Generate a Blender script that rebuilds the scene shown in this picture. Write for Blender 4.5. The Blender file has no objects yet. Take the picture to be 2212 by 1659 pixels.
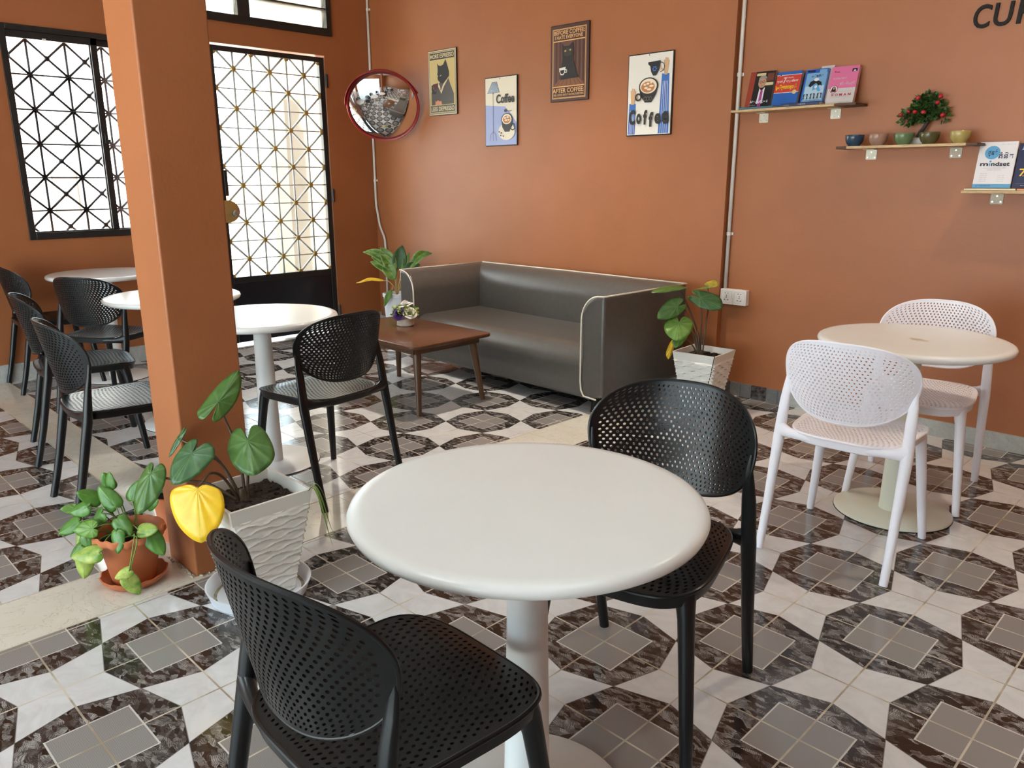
import bpy, bmesh, math, random
from mathutils import Vector, Matrix, Euler
random.seed(7)
SC = bpy.context.scene
COL = SC.collection
PI = math.pi
R = math.radians

# ------------------------------------------------------------------ camera
cam_d = bpy.data.cameras.new('camera')
cam = bpy.data.objects.new('camera', cam_d)
COL.objects.link(cam)
SC.camera = cam
cam_d.sensor_fit = 'HORIZONTAL'
cam_d.sensor_width = 36.0
cam_d.lens = 36.0 * 1695.3 / 2212.0
cam_d.clip_start = 0.05
YAW, PITCH, ROLL = -0.7822, -0.2559, 0.0025
_f = Vector((math.sin(YAW) * math.cos(PITCH), math.cos(YAW) * math.cos(PITCH), math.sin(PITCH)))
_r = Vector((math.cos(YAW), -math.sin(YAW), 0))
_d = _f.cross(_r)
_c, _s = math.cos(ROLL), math.sin(ROLL)
_r2 = _c * _r + _s * _d
_d2 = -_s * _r + _c * _d
_m = Matrix((_r2, -_d2, -_f)).transposed().to_4x4()
_m.translation = Vector((0.6668, -2.2867, 1.3483))
cam.matrix_world = _m

# ------------------------------------------------------------------ world, sun, exposure
W = bpy.data.worlds.new('sky')
SC.world = W
W.use_nodes = True
_bg = W.node_tree.nodes['Background']
_bg.inputs['Color'].default_value = (0.74, 0.92, 1.0, 1)
_bg.inputs['Strength'].default_value = 4.8
_sun_d = bpy.data.lights.new('sun', 'SUN')
_sun_d.energy = 36.0
_sun_d.angle = R(3)
_sun_d.color = (1.0, 0.98, 0.93)
_sun = bpy.data.objects.new('sun', _sun_d)
COL.objects.link(_sun)
_sun.rotation_euler = Vector((-1.0, -0.35, -1.5)).to_track_quat('-Z', 'Y').to_euler()
FILL_POWER = 55.0
SC.view_settings.view_transform = 'Standard'
SC.view_settings.look = 'None'
SC.view_settings.gamma = 1.0
SC.view_settings.exposure = 0.66
SC.view_settings.use_curve_mapping = False
try:
    SC.cycles.use_denoising = True
    SC.cycles.max_bounces = 8
    SC.cycles.diffuse_bounces = 5
    SC.cycles.sample_clamp_indirect = 6.0
    SC.cycles.caustics_reflective = False
    SC.cycles.caustics_refractive = False
except Exception:
    pass


# ------------------------------------------------------------------ room numbers (metres)
XL, YP, YW = -5.50, 2.135, 2.175      # left wall, poster wall, shelf wall
XR, YF, ZC = 3.6, -5.6, 3.25         # right wall, front, ceiling
T = 0.305                            # one floor tile



# ------------------------------------------------------------------ helpers
class MB:
    """collects geometry and links it as one mesh object"""
    def __init__(s):
        s.v, s.f, s.m, s.uv = [], [], [], {}

    def add(s, verts, faces, m=0):
        b = len(s.v)
        s.v += [tuple(v) for v in verts]
        for f in faces:
            s.f.append(tuple(b + i for i in f))
            s.m.append(m)

    def box(s, x0, x1, y0, y1, z0, z1, m=0, M=None):
        vs = [Vector((x, y, z)) for z in (z0, z1) for x, y in ((x0, y0), (x1, y0), (x1, y1), (x0, y1))]
        if M is not None:
            vs = [M @ v for v in vs]
        s.add(vs, [(3, 2, 1, 0), (4, 5, 6, 7), (0, 1, 5, 4), (1, 2, 6, 5), (2, 3, 7, 6), (3, 0, 4, 7)], m)
        return s

    def tube(s, pts, r, n=12, closed=False, m=0, ry=None, up=None, cap=True):
        pts = [Vector(p) for p in pts]
        k = len(pts)
        rs = r if isinstance(r, (list, tuple)) else [r] * k
        rys = ry if isinstance(ry, (list, tuple)) else ([ry] * k if ry else rs)
        tang = []
        for i in range(k):
            a = pts[(i - 1) % k] if (closed or i > 0) else pts[i]
            b = pts[(i + 1) % k] if (closed or i < k - 1) else pts[i]
            t = (b - a)
            tang.append(t.normalized() if t.length > 1e-9 else Vector((0, 0, 1)))
        u = Vector(up) if up is not None else (Vector((1, 0, 0)) if abs(tang[0].x) < 0.9 else Vector((0, 1, 0)))
        vs = []
        for i in range(k):
            u = (u - u.dot(tang[i]) * tang[i])
            if u.length < 1e-6:
                u = tang[i].orthogonal()
            u.normalize()
            w = tang[i].cross(u)
            for j in range(n):
                a = 2 * PI * j / n
                vs.append(pts[i] + u * (math.cos(a) * rs[i]) + w * (math.sin(a) * rys[i]))
        fs = []
        for i in range(k if closed else k - 1):
            a, b = i * n, ((i + 1) % k) * n
            for j in range(n):
                j2 = (j + 1) % n
                fs.append((a + j, a + j2, b + j2, b + j))
        if not closed and cap:
            fs.append(tuple(range(n - 1, -1, -1)))
            fs.append(tuple((k - 1) * n + j for j in range(n)))
        s.add(vs, fs, m)
        return s

    def lathe(s, prof, n=32, c=(0, 0, 0), m=0, wob=None):
        vs, fs = [], []
        for (r, z) in prof:
            for j in range(n):
                a = 2 * PI * j / n
                rr, zz = r, z
                if wob:
                    rr, zz = wob(r, z, a)
                vs.append((c[0] + rr * math.cos(a), c[1] + rr * math.sin(a), c[2] + zz))
        k = len(prof)
        for i in range(k - 1):
            for j in range(n):
                j2 = (j + 1) % n
                fs.append((i * n + j, i * n + j2, (i + 1) * n + j2, (i + 1) * n + j))
        if prof[0][0] > 1e-6:
            fs.append(tuple(range(n - 1, -1, -1)))
        if prof[-1][0] > 1e-6:
            fs.append(tuple((k - 1) * n + j for j in range(n)))
        s.add(vs, fs, m)
        return s

    def sphere(s, c, r, n=14, m=0, sc=(1, 1, 1)):
        k = max(5, n // 2 + 1)
        vs, fs = [], []
        for i in range(k):
            t = PI * i / (k - 1)
            for j in range(n):
                a = 2 * PI * j / n
                vs.append((c[0] + sc[0] * r * math.sin(t) * math.cos(a), c[1] + sc[1] * r * math.sin(t) * math.sin(a), c[2] - sc[2] * r * math.cos(t)))
        for i in range(k - 1):
            for j in range(n):
                fs.append((i * n + j, i * n + (j + 1) % n, (i + 1) * n + (j + 1) % n, (i + 1) * n + j))
        s.add(vs, fs, m)
        return s

    def prism(s, poly, axis, a, b, m=0):
        """closed 2D polygon extruded along axis; poly in the two other axes (cyclic order)"""
        def P(p, t):
            return (t, p[0], p[1]) if axis == 'x' else ((p[0], t, p[1]) if axis == 'y' else (p[0], p[1], t))
        n = len(poly)
        vs = [P(p, a) for p in poly] + [P(p, b) for p in poly]
        fs = [tuple(range(n)), tuple(range(2 * n - 1, n - 1, -1))]
        for i in range(n):
            j = (i + 1) % n
            fs.append((i, i + n, j + n, j))
        s.add(vs, fs, m)
        return s

    def grid(s, fn, nu, nv, m=0, cu=False):
        vs = [fn(i / nu, j / nv) for j in range(nv + 1) for i in range(nu if cu else nu + 1)]
        w = nu if cu else nu + 1
        fs = []
        for j in range(nv):
            for i in range(nu):
                i2 = (i + 1) % w
                fs.append((j * w + i, j * w + i2, (j + 1) * w + i2, (j + 1) * w + i))
        s.add(vs, fs, m)
        return s

    def build(s, name, mats, parent=None, smooth=False, bevel=0, seg=2, fix=True, angle=35):
        me = bpy.data.meshes.new(name)
        me.from_pydata(s.v, [], s.f)
        if not isinstance(mats, (list, tuple)):
            mats = [mats]
        for mt in mats:
            me.materials.append(mt)
        me.polygons.foreach_set('material_index', s.m)
        if fix:
            bm = bmesh.new()
            bm.from_mesh(me)
            bmesh.ops.recalc_face_normals(bm, faces=bm.faces)
            bm.to_mesh(me)
            bm.free()
        if smooth:
            me.polygons.foreach_set('use_smooth', [True] * len(me.polygons))
            if smooth == 'auto':
                me.set_sharp_from_angle(angle=R(angle))
        o = bpy.data.objects.new(name, me)
        COL.objects.link(o)
        if parent is not None:
            o.parent = parent
        if bevel:
            b = o.modifiers.new('bevel', 'BEVEL')
            b.width = bevel
            b.segments = seg
            b.limit_method = 'ANGLE'
            b.angle_limit = R(40)
            me.polygons.foreach_set('use_smooth', [True] * len(me.polygons))
            me.set_sharp_from_angle(angle=R(40))
        return o


def tag(o, label, cat, group=None):
    o['label'] = label
    o['category'] = cat
    if group:
        o['group'] = group
    return o


def struct(o):
    o['kind'] = 'structure'
    return o


def thing(name, label, cat, loc=(0, 0, 0), rz=0, group=None):
    o = bpy.data.objects.new(name, None)
    COL.objects.link(o)
    o.empty_display_size = 0.1
    o.location = loc
    o.rotation_euler = (0, 0, rz)
    return tag(o, label, cat, group)


def dup(root, loc, rz, label, group=None):
    r = root.copy()
    COL.objects.link(r)
    r.location = loc
    r.rotation_euler = (0, 0, rz)
    r['label'] = label
    if group:
        r['group'] = group
    for ch in list(root.children):
        c = ch.copy()
        COL.objects.link(c)
        c.parent = r
        for g in list(ch.children):
            d = g.copy()
            COL.objects.link(d)
            d.parent = c
    return r


# ------------------------------------------------------------------ materials
def mat(name, col, rough=0.5, metal=0.0, spec=0.5, emit=None, coat=0.0):
    m = bpy.data.materials.new(name)
    m.use_nodes = True
    b = m.node_tree.nodes['Principled BSDF']
    b.inputs['Base Color'].default_value = (*col, 1)
    b.inputs['Roughness'].default_value = rough
    b.inputs['Metallic'].default_value = metal
    b.inputs['Specular IOR Level'].default_value = spec
    if coat:
        b.inputs['Coat Weight'].default_value = coat
        b.inputs['Coat Roughness'].default_value = 0.08
    if emit:
        b.inputs['Emission Color'].default_value = (*emit[0], 1)
        b.inputs['Emission Strength'].default_value = emit[1]
    return m


class NT:
    """tiny node-graph helper"""
    def __init__(s, m):
        s.t = m.node_tree
        s.b = s.t.nodes['Principled BSDF']

    def n(s, typ, **kw):
        nd = s.t.nodes.new(typ)
        for k, v in kw.items():
            setattr(nd, k, v)
        return nd

    def link(s, a, b):
        s.t.links.new(a, b)

    def math(s, op, a, b=None, c=None):
        nd = s.n('ShaderNodeMath', operation=op)
        for i, x in enumerate((a, b, c)):
            if x is None:
                continue
            if isinstance(x, (int, float)):
                nd.inputs[i].default_value = x
            else:
                s.link(x, nd.inputs[i])
        return nd.outputs[0]

    def mix(s, fac, a, b):
        nd = s.n('ShaderNodeMix', data_type='RGBA')
        if isinstance(fac, (int, float)):
            nd.inputs[0].default_value = fac
        else:
            s.link(fac, nd.inputs[0])
        for x, i in ((a, 6), (b, 7)):
            if isinstance(x, tuple):
                nd.inputs[i].default_value = (*x, 1)
            else:
                s.link(x, nd.inputs[i])
        return nd.outputs[2]

    def noise(s, vec, scale, detail=4, rough=0.5, dist=0.0):
        nd = s.n('ShaderNodeTexNoise')
        nd.inputs['Scale'].default_value = scale
        nd.inputs['Detail'].default_value = detail
        nd.inputs['Roughness'].default_value = rough
        nd.inputs['Distortion'].default_value = dist
        if vec is not None:
            s.link(vec, nd.inputs['Vector'])
        return nd.outputs['Fac']

    def ramp(s, fac, stops):
        nd = s.n('ShaderNodeValToRGB')
        e = nd.color_ramp.elements
        while len(e) < len(stops):
            e.new(0.5)
        for i, (p, c) in enumerate(stops):
            e[i].position = p
            e[i].color = (*c, 1)
        s.link(fac, nd.inputs[0])
        return nd.outputs[0]

    def bump(s, h, strength=0.3, dist=0.01):
        nd = s.n('ShaderNodeBump')
        nd.inputs['Strength'].default_value = strength
        nd.inputs['Distance'].default_value = dist
        s.link(h, nd.inputs['Height'])
        s.link(nd.outputs[0], s.b.inputs['Normal'])

    def coord(s, which='Object'):
        return s.n('ShaderNodeTexCoord').outputs[which]

    def base(s, c):
        s.link(c, s.b.inputs['Base Color'])


def noisy(name, c1, c2, scale=20, rough=0.5, metal=0.0, bump=0.0, bdist=0.002, spec=0.5, bscale=None, detail=5):
    m = mat(name, c1, rough, metal, spec)
    g = NT(m)
    co = g.coord()
    f = g.noise(co, scale, detail)
    g.base(g.ramp(f, [(0.35, c1), (0.65, c2)]))
    if bump:
        g.bump(g.noise(co, bscale or scale, 3), bump, bdist)
    return m


M = {}
M['wall'] = noisy('terracotta_paint', (0.355, 0.122, 0.042), (0.38, 0.132, 0.046), 3, 0.46, bump=0.25, bdist=0.002, bscale=90)
M['black_plastic'] = mat('black_plastic', (0.0065, 0.007, 0.0075), 0.31, spec=0.34)
M['white_plastic'] = mat('white_plastic', (0.90, 0.88, 0.94), 0.42)
M['table_white'] = noisy('white_lacquer', (0.83, 0.85, 0.83), (0.85, 0.87, 0.85), 4, 0.22)
M['pole_white'] = mat('white_powder_coat', (0.76, 0.77, 0.76), 0.35)
M['pole_cream'] = mat('cream_powder_coat', (0.72, 0.72, 0.60), 0.35)
M['leather'] = noisy('dark_leather', (0.078, 0.071, 0.064), (0.090, 0.082, 0.073), 30, 0.34, bump=0.15, bdist=0.001, bscale=260, spec=0.55)
M['piping'] = mat('cream_piping', (0.72, 0.68, 0.58), 0.5)
M['black_metal'] = noisy('black_metal', (0.010, 0.010, 0.011), (0.016, 0.015, 0.014), 25, 0.4)
M['door_panel'] = mat('blue_black_panel', (0.006, 0.007, 0.012), 0.35)
M['grille'] = mat('grey_grille_bar', (0.50, 0.51, 0.48), 0.4)
M['window_grille'] = mat('dark_grille_bar', (0.36, 0.33, 0.34), 0.45)
M['brass'] = mat('brass_stud', (0.50, 0.36, 0.13), 0.35, 0.6)
M['steel'] = mat('steel', (0.5, 0.5, 0.48), 0.3, 1.0)
M['conduit'] = mat('white_conduit', (0.72, 0.68, 0.63), 0.45)
M['mirror'] = mat('mirror_face', (0.92, 0.93, 0.93), 0.015, 1.0)
M['mirror_red'] = mat('red_rim', (0.34, 0.016, 0.018), 0.35)
M['cream_pot'] = noisy('cream_planter', (0.80, 0.79, 0.74), (0.77, 0.74, 0.67), 6, 0.45)
M['soil'] = noisy('dark_soil', (0.012, 0.008, 0.006), (0.05, 0.032, 0.022), 60, 0.95, bump=0.8, bdist=0.01)
M['terracotta'] = noisy('orange_plastic_pot', (0.55, 0.17, 0.065), (0.50, 0.145, 0.055), 8, 0.5)
M['tray'] = mat('white_tray', (0.74, 0.75, 0.80), 0.35)
M['tray_in'] = noisy('dirty_tray_floor', (0.45, 0.42, 0.35), (0.62, 0.61, 0.57), 12, 0.6)
M['stem'] = noisy('maroon_stem', (0.055, 0.028, 0.02), (0.085, 0.06, 0.03), 18, 0.45)
M['stem_green'] = mat('green_stem', (0.16, 0.26, 0.05), 0.5)
M['stem_pale'] = mat('pale_stem', (0.45, 0.36, 0.14), 0.5)
M['paper'] = noisy('book_pages', (0.62, 0.53, 0.36), (0.70, 0.61, 0.44), 40, 0.8)
M['black'] = mat('black_paint', (0.008, 0.007, 0.006), 0.6, spec=0.25)
M['socket'] = mat('white_socket', (0.80, 0.77, 0.73), 0.35)
M['bracket'] = noisy('galvanised_bracket', (0.72, 0.70, 0.58), (0.64, 0.61, 0.50), 30, 0.4, 0.15)
M['bracket_dull'] = noisy('dull_bracket', (0.40, 0.34, 0.26), (0.34, 0.28, 0.21), 30, 0.45, 0.3)


def mk_wood(name, c1, c2, c3, rough, sc):
    m = mat(name, c1, rough)
    g = NT(m)
    mp = g.n('ShaderNodeMapping')
    mp.inputs['Scale'].default_value = sc
    g.link(g.coord(), mp.inputs[0])
    f = g.noise(mp.outputs[0], 6, 6, 0.6, 0.6)
    g.base(g.ramp(f, [(0.3, c1), (0.5, c2), (0.7, c3)]))
    g.bump(f, 0.06, 0.002)
    return m


M['walnut'] = mk_wood('brown_wood', (0.090, 0.036, 0.017), (0.105, 0.042, 0.020), (0.122, 0.050, 0.024), 0.25, (2, 14, 14))
M['walnut_leg'] = mk_wood('brown_wood_leg', (0.080, 0.036, 0.015), (0.096, 0.044, 0.019), (0.115, 0.055, 0.024), 0.35, (14, 14, 2))
M['pine'] = mk_wood('pine_board', (0.34, 0.21, 0.10), (0.58, 0.41, 0.22), (0.70, 0.52, 0.30), 0.6, (3, 20, 30))
M['pine_dark'] = mk_wood('dark_stained_end', (0.05, 0.022, 0.012), (0.09, 0.04, 0.02), (0.16, 0.08, 0.04), 0.6, (3, 20, 30))


# floor: patterned porcelain tile; UV carries tile units with even vertices = grey diamond centres
def mk_tile():
    m = mat('patterned_tile', (0.5, 0.5, 0.5), 0.16, spec=0.5)
    g = NT(m)
    uv = g.n('ShaderNodeUVMap', uv_map='tile').outputs[0]
    sp = g.n('ShaderNodeSeparateXYZ')
    g.link(uv, sp.inputs[0])
    u, v = sp.outputs[0], sp.outputs[1]
    ru, rv = g.math('ROUND', u), g.math('ROUND', v)
    p = g.math('ABSOLUTE', g.math('SUBTRACT', u, ru))
    q = g.math('ABSOLUTE', g.math('SUBTRACT', v, rv))
    par = g.math('FLOORED_MODULO', g.math('ADD', ru, rv), 2.0)      # 0 diamond centre, 1 star centre
    odd = g.math('GREATER_THAN', par, 0.5)
    mx, mn = g.math('MAXIMUM', p, q), g.math('MINIMUM', p, q)
    a = 0.355
    e = g.math('SUBTRACT', g.math('MULTIPLY_ADD', mn, 1 - 2 * a, a), mx)   # >0 inside the star kite
    star = g.math('MULTIPLY', odd, g.math('GREATER_THAN', e, 0.0))
    gd = 0.332
    dia = g.math('MULTIPLY', g.math('SUBTRACT', 1.0, odd), g.math('LESS_THAN', mx, gd))
    rim = g.math('MULTIPLY', g.math('SUBTRACT', 1.0, odd), g.math('LESS_THAN', g.math('ABSOLUTE', g.math('SUBTRACT', mx, gd)), 0.007))
    co = g.coord('Object')
    # feathery dark field: strokes
    mp = g.n('ShaderNodeMapping')
    mp.inputs['Scale'].default_value = (1, 1, 1)
    g.link(co, mp.inputs[0])
    vor = g.n('ShaderNodeTexVoronoi', feature='F1')
    vor.inputs['Scale'].default_value = 44
    wob = g.n('ShaderNodeTexNoise')
    wob.inputs['Scale'].default_value = 14
    wob.inputs['Detail'].default_value = 3
    g.link(co, wob.inputs['Vector'])
    wv = g.n('ShaderNodeVectorMath', operation='MULTIPLY_ADD')
    g.link(wob.outputs['Color'], wv.inputs[0])
    wv.inputs[1].default_value = (0.06, 0.06, 0.0)
    g.link(co, wv.inputs[2])
    an = g.n('ShaderNodeVectorMath', operation='MULTIPLY')
    g.link(wv.outputs[0], an.inputs[0])
    an.inputs[1].default_value = (0.75, 1.7, 1.0)
    g.link(an.outputs[0], vor.inputs['Vector'])
    cell = g.n('ShaderNodeSeparateColor')
    g.link(vor.outputs['Color'], cell.inputs[0])
    # fine streaks with a direction that changes from cell to cell
    sc = g.n('ShaderNodeSeparateXYZ')
    g.link(wv.outputs[0], sc.inputs[0])
    ang = g.math('MULTIPLY', cell.outputs[0], 6.28)
    rot = g.math('ADD', g.math('MULTIPLY', sc.outputs[0], g.math('COSINE', ang)), g.math('MULTIPLY', sc.outputs[1], g.math('SINE', ang)))
    st = g.math('MULTIPLY_ADD', g.math('SINE', g.math('MULTIPLY', rot, 1500.0)), 0.5, 0.5)
    big = g.noise(co, 30, 4, 0.65, 1.2)
    lv = g.math('MULTIPLY', g.math('MULTIPLY_ADD', st, 0.75, 0.35), g.math('MULTIPLY', g.math('ADD', cell.outputs[1], -0.18), g.math('MULTIPLY_ADD', big, 2.4, -0.55)))
    dark = g.ramp(lv, [(0.0, (0.022, 0.016, 0.014)), (0.10, (0.05, 0.04, 0.036)), (0.34, (0.20, 0.19, 0.183)), (0.7, (0.40, 0.39, 0.38))])
    # grey diamond: fine wavy lines
    wz = g.n('ShaderNodeTexWave', wave_type='RINGS')
    wz.inputs['Scale'].default_value = 75
    wz.inputs['Distortion'].default_value = 4
    wz.inputs['Detail'].default_value = 1
    g.link(co, wz.inputs['Vector'])
    gray = g.ramp(wz.outputs['Fac'], [(0.0, (0.235, 0.222, 0.215)), (1.0, (0.285, 0.270, 0.262))])
    lt = g.ramp(g.noise(co, 9, 6, 0.6, 1.5), [(0.35, (0.60, 0.60, 0.60)), (0.6, (0.68, 0.68, 0.685))])
    c = g.mix(star, dark, lt)
    c = g.mix(dia, c, gray)
    c = g.mix(rim, c, (0.62, 0.60, 0.56))
    thin = g.math('MULTIPLY', odd, g.math('LESS_THAN', g.math('ABSOLUTE', e), 0.006))
    c = g.mix(g.math('MULTIPLY', thin, 0.6), c, (0.05, 0.04, 0.035))
    gr = g.math('LESS_THAN', mn, 0.0085)
    gcol = g.ramp(g.noise(co, 7, 3), [(0.4, (0.30, 0.24, 0.17)), (0.6, (0.58, 0.52, 0.42))])
    c = g.mix(gr, c, gcol)
    g.base(c)
    rr = g.n('ShaderNodeMix')
    g.link(gr, rr.inputs[0])
    rr.inputs[2].default_value = 0.14
    rr.inputs[3].default_value = 0.6
    g.link(rr.outputs[0], g.b.inputs['Roughness'])
    g.bump(g.math('SUBTRACT', 1.0, gr), 0.4, 0.002)
    return m


M['tile'] = mk_tile()


def mk_marble(name, c1, c2, vein, sc=3.0, rough=0.08, joints=True):
    m = mat(name, c1, rough)
    g = NT(m)
    co = g.coord()
    f = g.noise(co, sc, 6, 0.55, 1.2)
    f2 = g.noise(co, sc * 1.7, 5, 0.6, 2.5)
    c = g.ramp(f, [(0.35, c1), (0.65, c2)])
    line = g.math('LESS_THAN', g.math('ABSOLUTE', g.math('SUBTRACT', f2, 0.5)), 0.008)
    c = g.mix(g.math('MULTIPLY', line, 0.5), c, vein)
    g.base(c)
    return m


M['strip'] = mk_marble('cream_marble_tile', (0.66, 0.62, 0.53), (0.72, 0.69, 0.61), (0.45, 0.40, 0.32))
M['skirt_gray'] = mk_marble('grey_marble_skirting', (0.40, 0.42, 0.39), (0.52, 0.53, 0.50), (0.24, 0.25, 0.24), 8, 0.2)
M['skirt_dark'] = noisy('dark_skirting_tile', (0.03, 0.026, 0.026), (0.12, 0.11, 0.11), 45, 0.25)
M['skirt_sq'] = noisy('grey_skirting_square', (0.15, 0.15, 0.15), (0.19, 0.19, 0.19), 60, 0.3)
M['grout'] = mat('cream_grout', (0.50, 0.43, 0.32), 0.8)
M['ceiling'] = mat('white_ceiling', (0.75, 0.74, 0.71), 0.8)
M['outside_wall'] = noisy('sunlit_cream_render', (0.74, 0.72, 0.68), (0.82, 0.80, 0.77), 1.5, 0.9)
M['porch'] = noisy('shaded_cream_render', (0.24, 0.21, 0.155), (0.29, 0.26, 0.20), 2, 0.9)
M['shop'] = noisy('shop_wall', (0.62, 0.61, 0.58), (0.68, 0.67, 0.64), 1, 0.9)
M['outside_dark'] = mat('outside_shutter', (0.10, 0.07, 0.05), 0.7)
M['outside_ground'] = noisy('street_concrete', (0.42, 0.40, 0.37), (0.50, 0.48, 0.44), 2, 0.9)


def mk_leaf(name, c1, c2, vein, rough=0.35, nv=11):
    """UV: x = angle around the petiole (0..1), y = distance to the edge"""
    m = mat(name, c1, rough, spec=0.45)
    g = NT(m)
    uv = g.n('ShaderNodeUVMap', uv_map='leaf').outputs[0]
    sp = g.n('ShaderNodeSeparateXYZ')
    g.link(uv, sp.inputs[0])
    ph = g.math('MULTIPLY', sp.outputs[0], 2 * PI * nv)
    w = g.math('MULTIPLY_ADD', g.math('COSINE', ph), 0.5, 0.5)
    line = g.math('POWER', w, 10.0)
    mott = g.noise(g.coord(), 30, 4)
    c = g.ramp(mott, [(0.35, c1), (0.68, c2)])
    c = g.mix(g.math('MULTIPLY', line, 0.45), c, vein)
    mid = g.math('LESS_THAN', g.math('ABSOLUTE', g.math('SUBTRACT', sp.outputs[0], 0.5)), 0.012)
    c = g.mix(g.math('MULTIPLY', mid, 0.7), c, vein)
    g.base(c)
    g.bump(w, 0.35, 0.004)
    g.b.inputs['Subsurface Weight'].default_value = 0.0
    return m


M['leaf'] = mk_leaf('green_heart_leaf', (0.045, 0.115, 0.022), (0.075, 0.165, 0.032), (0.14, 0.25, 0.07))
M['leaf_dark'] = mk_leaf('dark_heart_leaf', (0.028, 0.085, 0.026), (0.05, 0.125, 0.036), (0.11, 0.2, 0.08))
M['leaf_bright'] = mk_leaf('bright_heart_leaf', (0.09, 0.20, 0.03), (0.14, 0.27, 0.045), (0.22, 0.36, 0.10))
M['leaf_yellow'] = mk_leaf('yellow_leaf', (0.80, 0.46, 0.012), (0.88, 0.55, 0.025), (0.62, 0.52, 0.03))
M['leaf_pothos'] = mk_leaf('pothos_leaf', (0.05, 0.15, 0.02), (0.10, 0.24, 0.035), (0.16, 0.3, 0.06), nv=1)
M['leaf_varieg'] = mk_leaf('variegated_leaf', (0.12, 0.26, 0.03), (0.52, 0.58, 0.14), (0.3, 0.4, 0.1), nv=1)
M['leaf_turning'] = mk_leaf('half_yellow_leaf', (0.10, 0.17, 0.025), (0.55, 0.36, 0.03), (0.25, 0.3, 0.06), nv=7)
M['leaf_corner'] = mk_leaf('broad_leaf', (0.06, 0.15, 0.02), (0.17, 0.30, 0.04), (0.35, 0.42, 0.16), nv=1)
M['bonsai_leaf'] = noisy('bonsai_leaf', (0.02, 0.07, 0.012), (0.07, 0.15, 0.03), 40, 0.5)
M['bark'] = noisy('dark_bark', (0.02, 0.013, 0.010), (0.06, 0.04, 0.03), 60, 0.8, bump=0.5, bdist=0.004)
M['red_fruit'] = mat('red_fruit', (0.42, 0.012, 0.02), 0.3)


# ------------------------------------------------------------------ text and flat artwork
_tc = {}


def text_geo(s, bold=0.0):
    key = (s, bold)
    if key in _tc:
        return _tc[key]
    cu = bpy.data.curves.new('lettering', 'FONT')
    cu.body = s
    cu.offset = bold
    cu.resolution_u = 4
    o = bpy.data.objects.new('lettering', cu)
    COL.objects.link(o)
    bpy.context.view_layer.update()
    me = bpy.data.meshes.new_from_object(o.evaluated_get(bpy.context.evaluated_depsgraph_get()))
    vs = [(v.co.x, v.co.y) for v in me.vertices]
    fs = [tuple(p.vertices) for p in me.polygons]
    bpy.data.objects.remove(o)
    bpy.data.curves.remove(cu)
    bpy.data.meshes.remove(me)
    xs, ys = [v[0] for v in vs] or [0, 1], [v[1] for v in vs] or [0, 1]
    x0, x1, y0, y1 = min(xs), max(xs), min(ys), max(ys)
    vs = [((x - x0) / max(x1 - x0, 1e-6), (y - y0) / max(y1 - y0, 1e-6)) for x, y in vs]
    _tc[key] = (vs, fs)
    return _tc[key]


class Art:
    """flat print: layers of polygons in a w x h rectangle, lying in the local XZ plane and facing -Y"""
    def __init__(s, w, h, y):
        s.w, s.h, s.y, s.k = w, h, y, 0
        s.groups = []     # (material, MB)

    def _mb(s, m):
        s.k += 1
        if s.groups and s.groups[-1][0] is m:
            return s.groups[-1][1]
        mb = MB()
        s.groups.append((m, mb))
        return mb

    def poly(s, pts, m):
        mb = s._mb(m)
        y = s.y - 0.00025 * s.k
        mb.add([(u * s.w, y, v * s.h) for u, v in pts], [tuple(range(len(pts)))])

    def rect(s, u0, v0, u1, v1, m):
        s.poly([(u0, v0), (u1, v0), (u1, v1), (u0, v1)], m)

    def ell(s, u, v, ru, rv, m, n=24, rot=0):
        s.poly([(u + ru * math.cos(2 * PI * i / n + rot), v + rv * math.sin(2 * PI * i / n + rot)) for i in range(n)], m)

    def ring(s, u, v, ru, rv, t, m, n=20, a0=0, a1=2 * PI):
        for i in range(n):
            a, b = a0 + (a1 - a0) * i / n, a0 + (a1 - a0) * (i + 1) / n
            s.quadl((u + ru * math.cos(a), v + rv * math.sin(a)), (u + ru * math.cos(b), v + rv * math.sin(b)), t, m)
            s.k -= 1
        s.k += 1

    def quadl(s, a, b, t, m):
        dx, dy = (b[0] - a[0]) * s.w, (b[1] - a[1]) * s.h
        L = math.hypot(dx, dy) or 1
        nx, ny = -dy / L * t / 2 / s.w, dx / L * t / 2 / s.h
        s.poly([(a[0] - nx, a[1] - ny), (b[0] - nx, b[1] - ny), (b[0] + nx, b[1] + ny), (a[0] + nx, a[1] + ny)], m)

    def frame(s, u0, v0, u1, v1, t, m):
        tu, tv = t / s.w, t / s.h
        s.rect(u0, v0, u1, v0 + tv, m); s.k -= 1
        s.rect(u0, v1 - tv, u1, v1, m); s.k -= 1
        s.rect(u0, v0, u0 + tu, v1, m); s.k -= 1
        s.rect(u1 - tu, v0, u1, v1, m)

    def text(s, t, u0, v0, u1, v1, m, bold=0.0):
        vs, fs = text_geo(t, bold)
        mb = s._mb(m)
        y = s.y - 0.00025 * s.k
        mb.add([((u0 + x * (u1 - u0)) * s.w, y, (v0 + z * (v1 - v0)) * s.h) for x, z in vs], fs)

    def build(s, name, parent):
        """one mesh, one slot per colour"""
        mb = MB()
        mats = []
        for m, g in s.groups:
            if m not in mats:
                mats.append(m)
            mb.add(g.v, g.f, mats.index(m))
        return mb.build(name, mats, parent, fix=False)


def flat(name, r, g, b, rough=0.5):
    def lin(c):
        c /= 255.0
        return c / 12.92 if c <= 0.04045 else ((c + 0.055) / 1.055) ** 2.4
    return mat(name, (lin(r), lin(g), lin(b)), rough)


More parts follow.
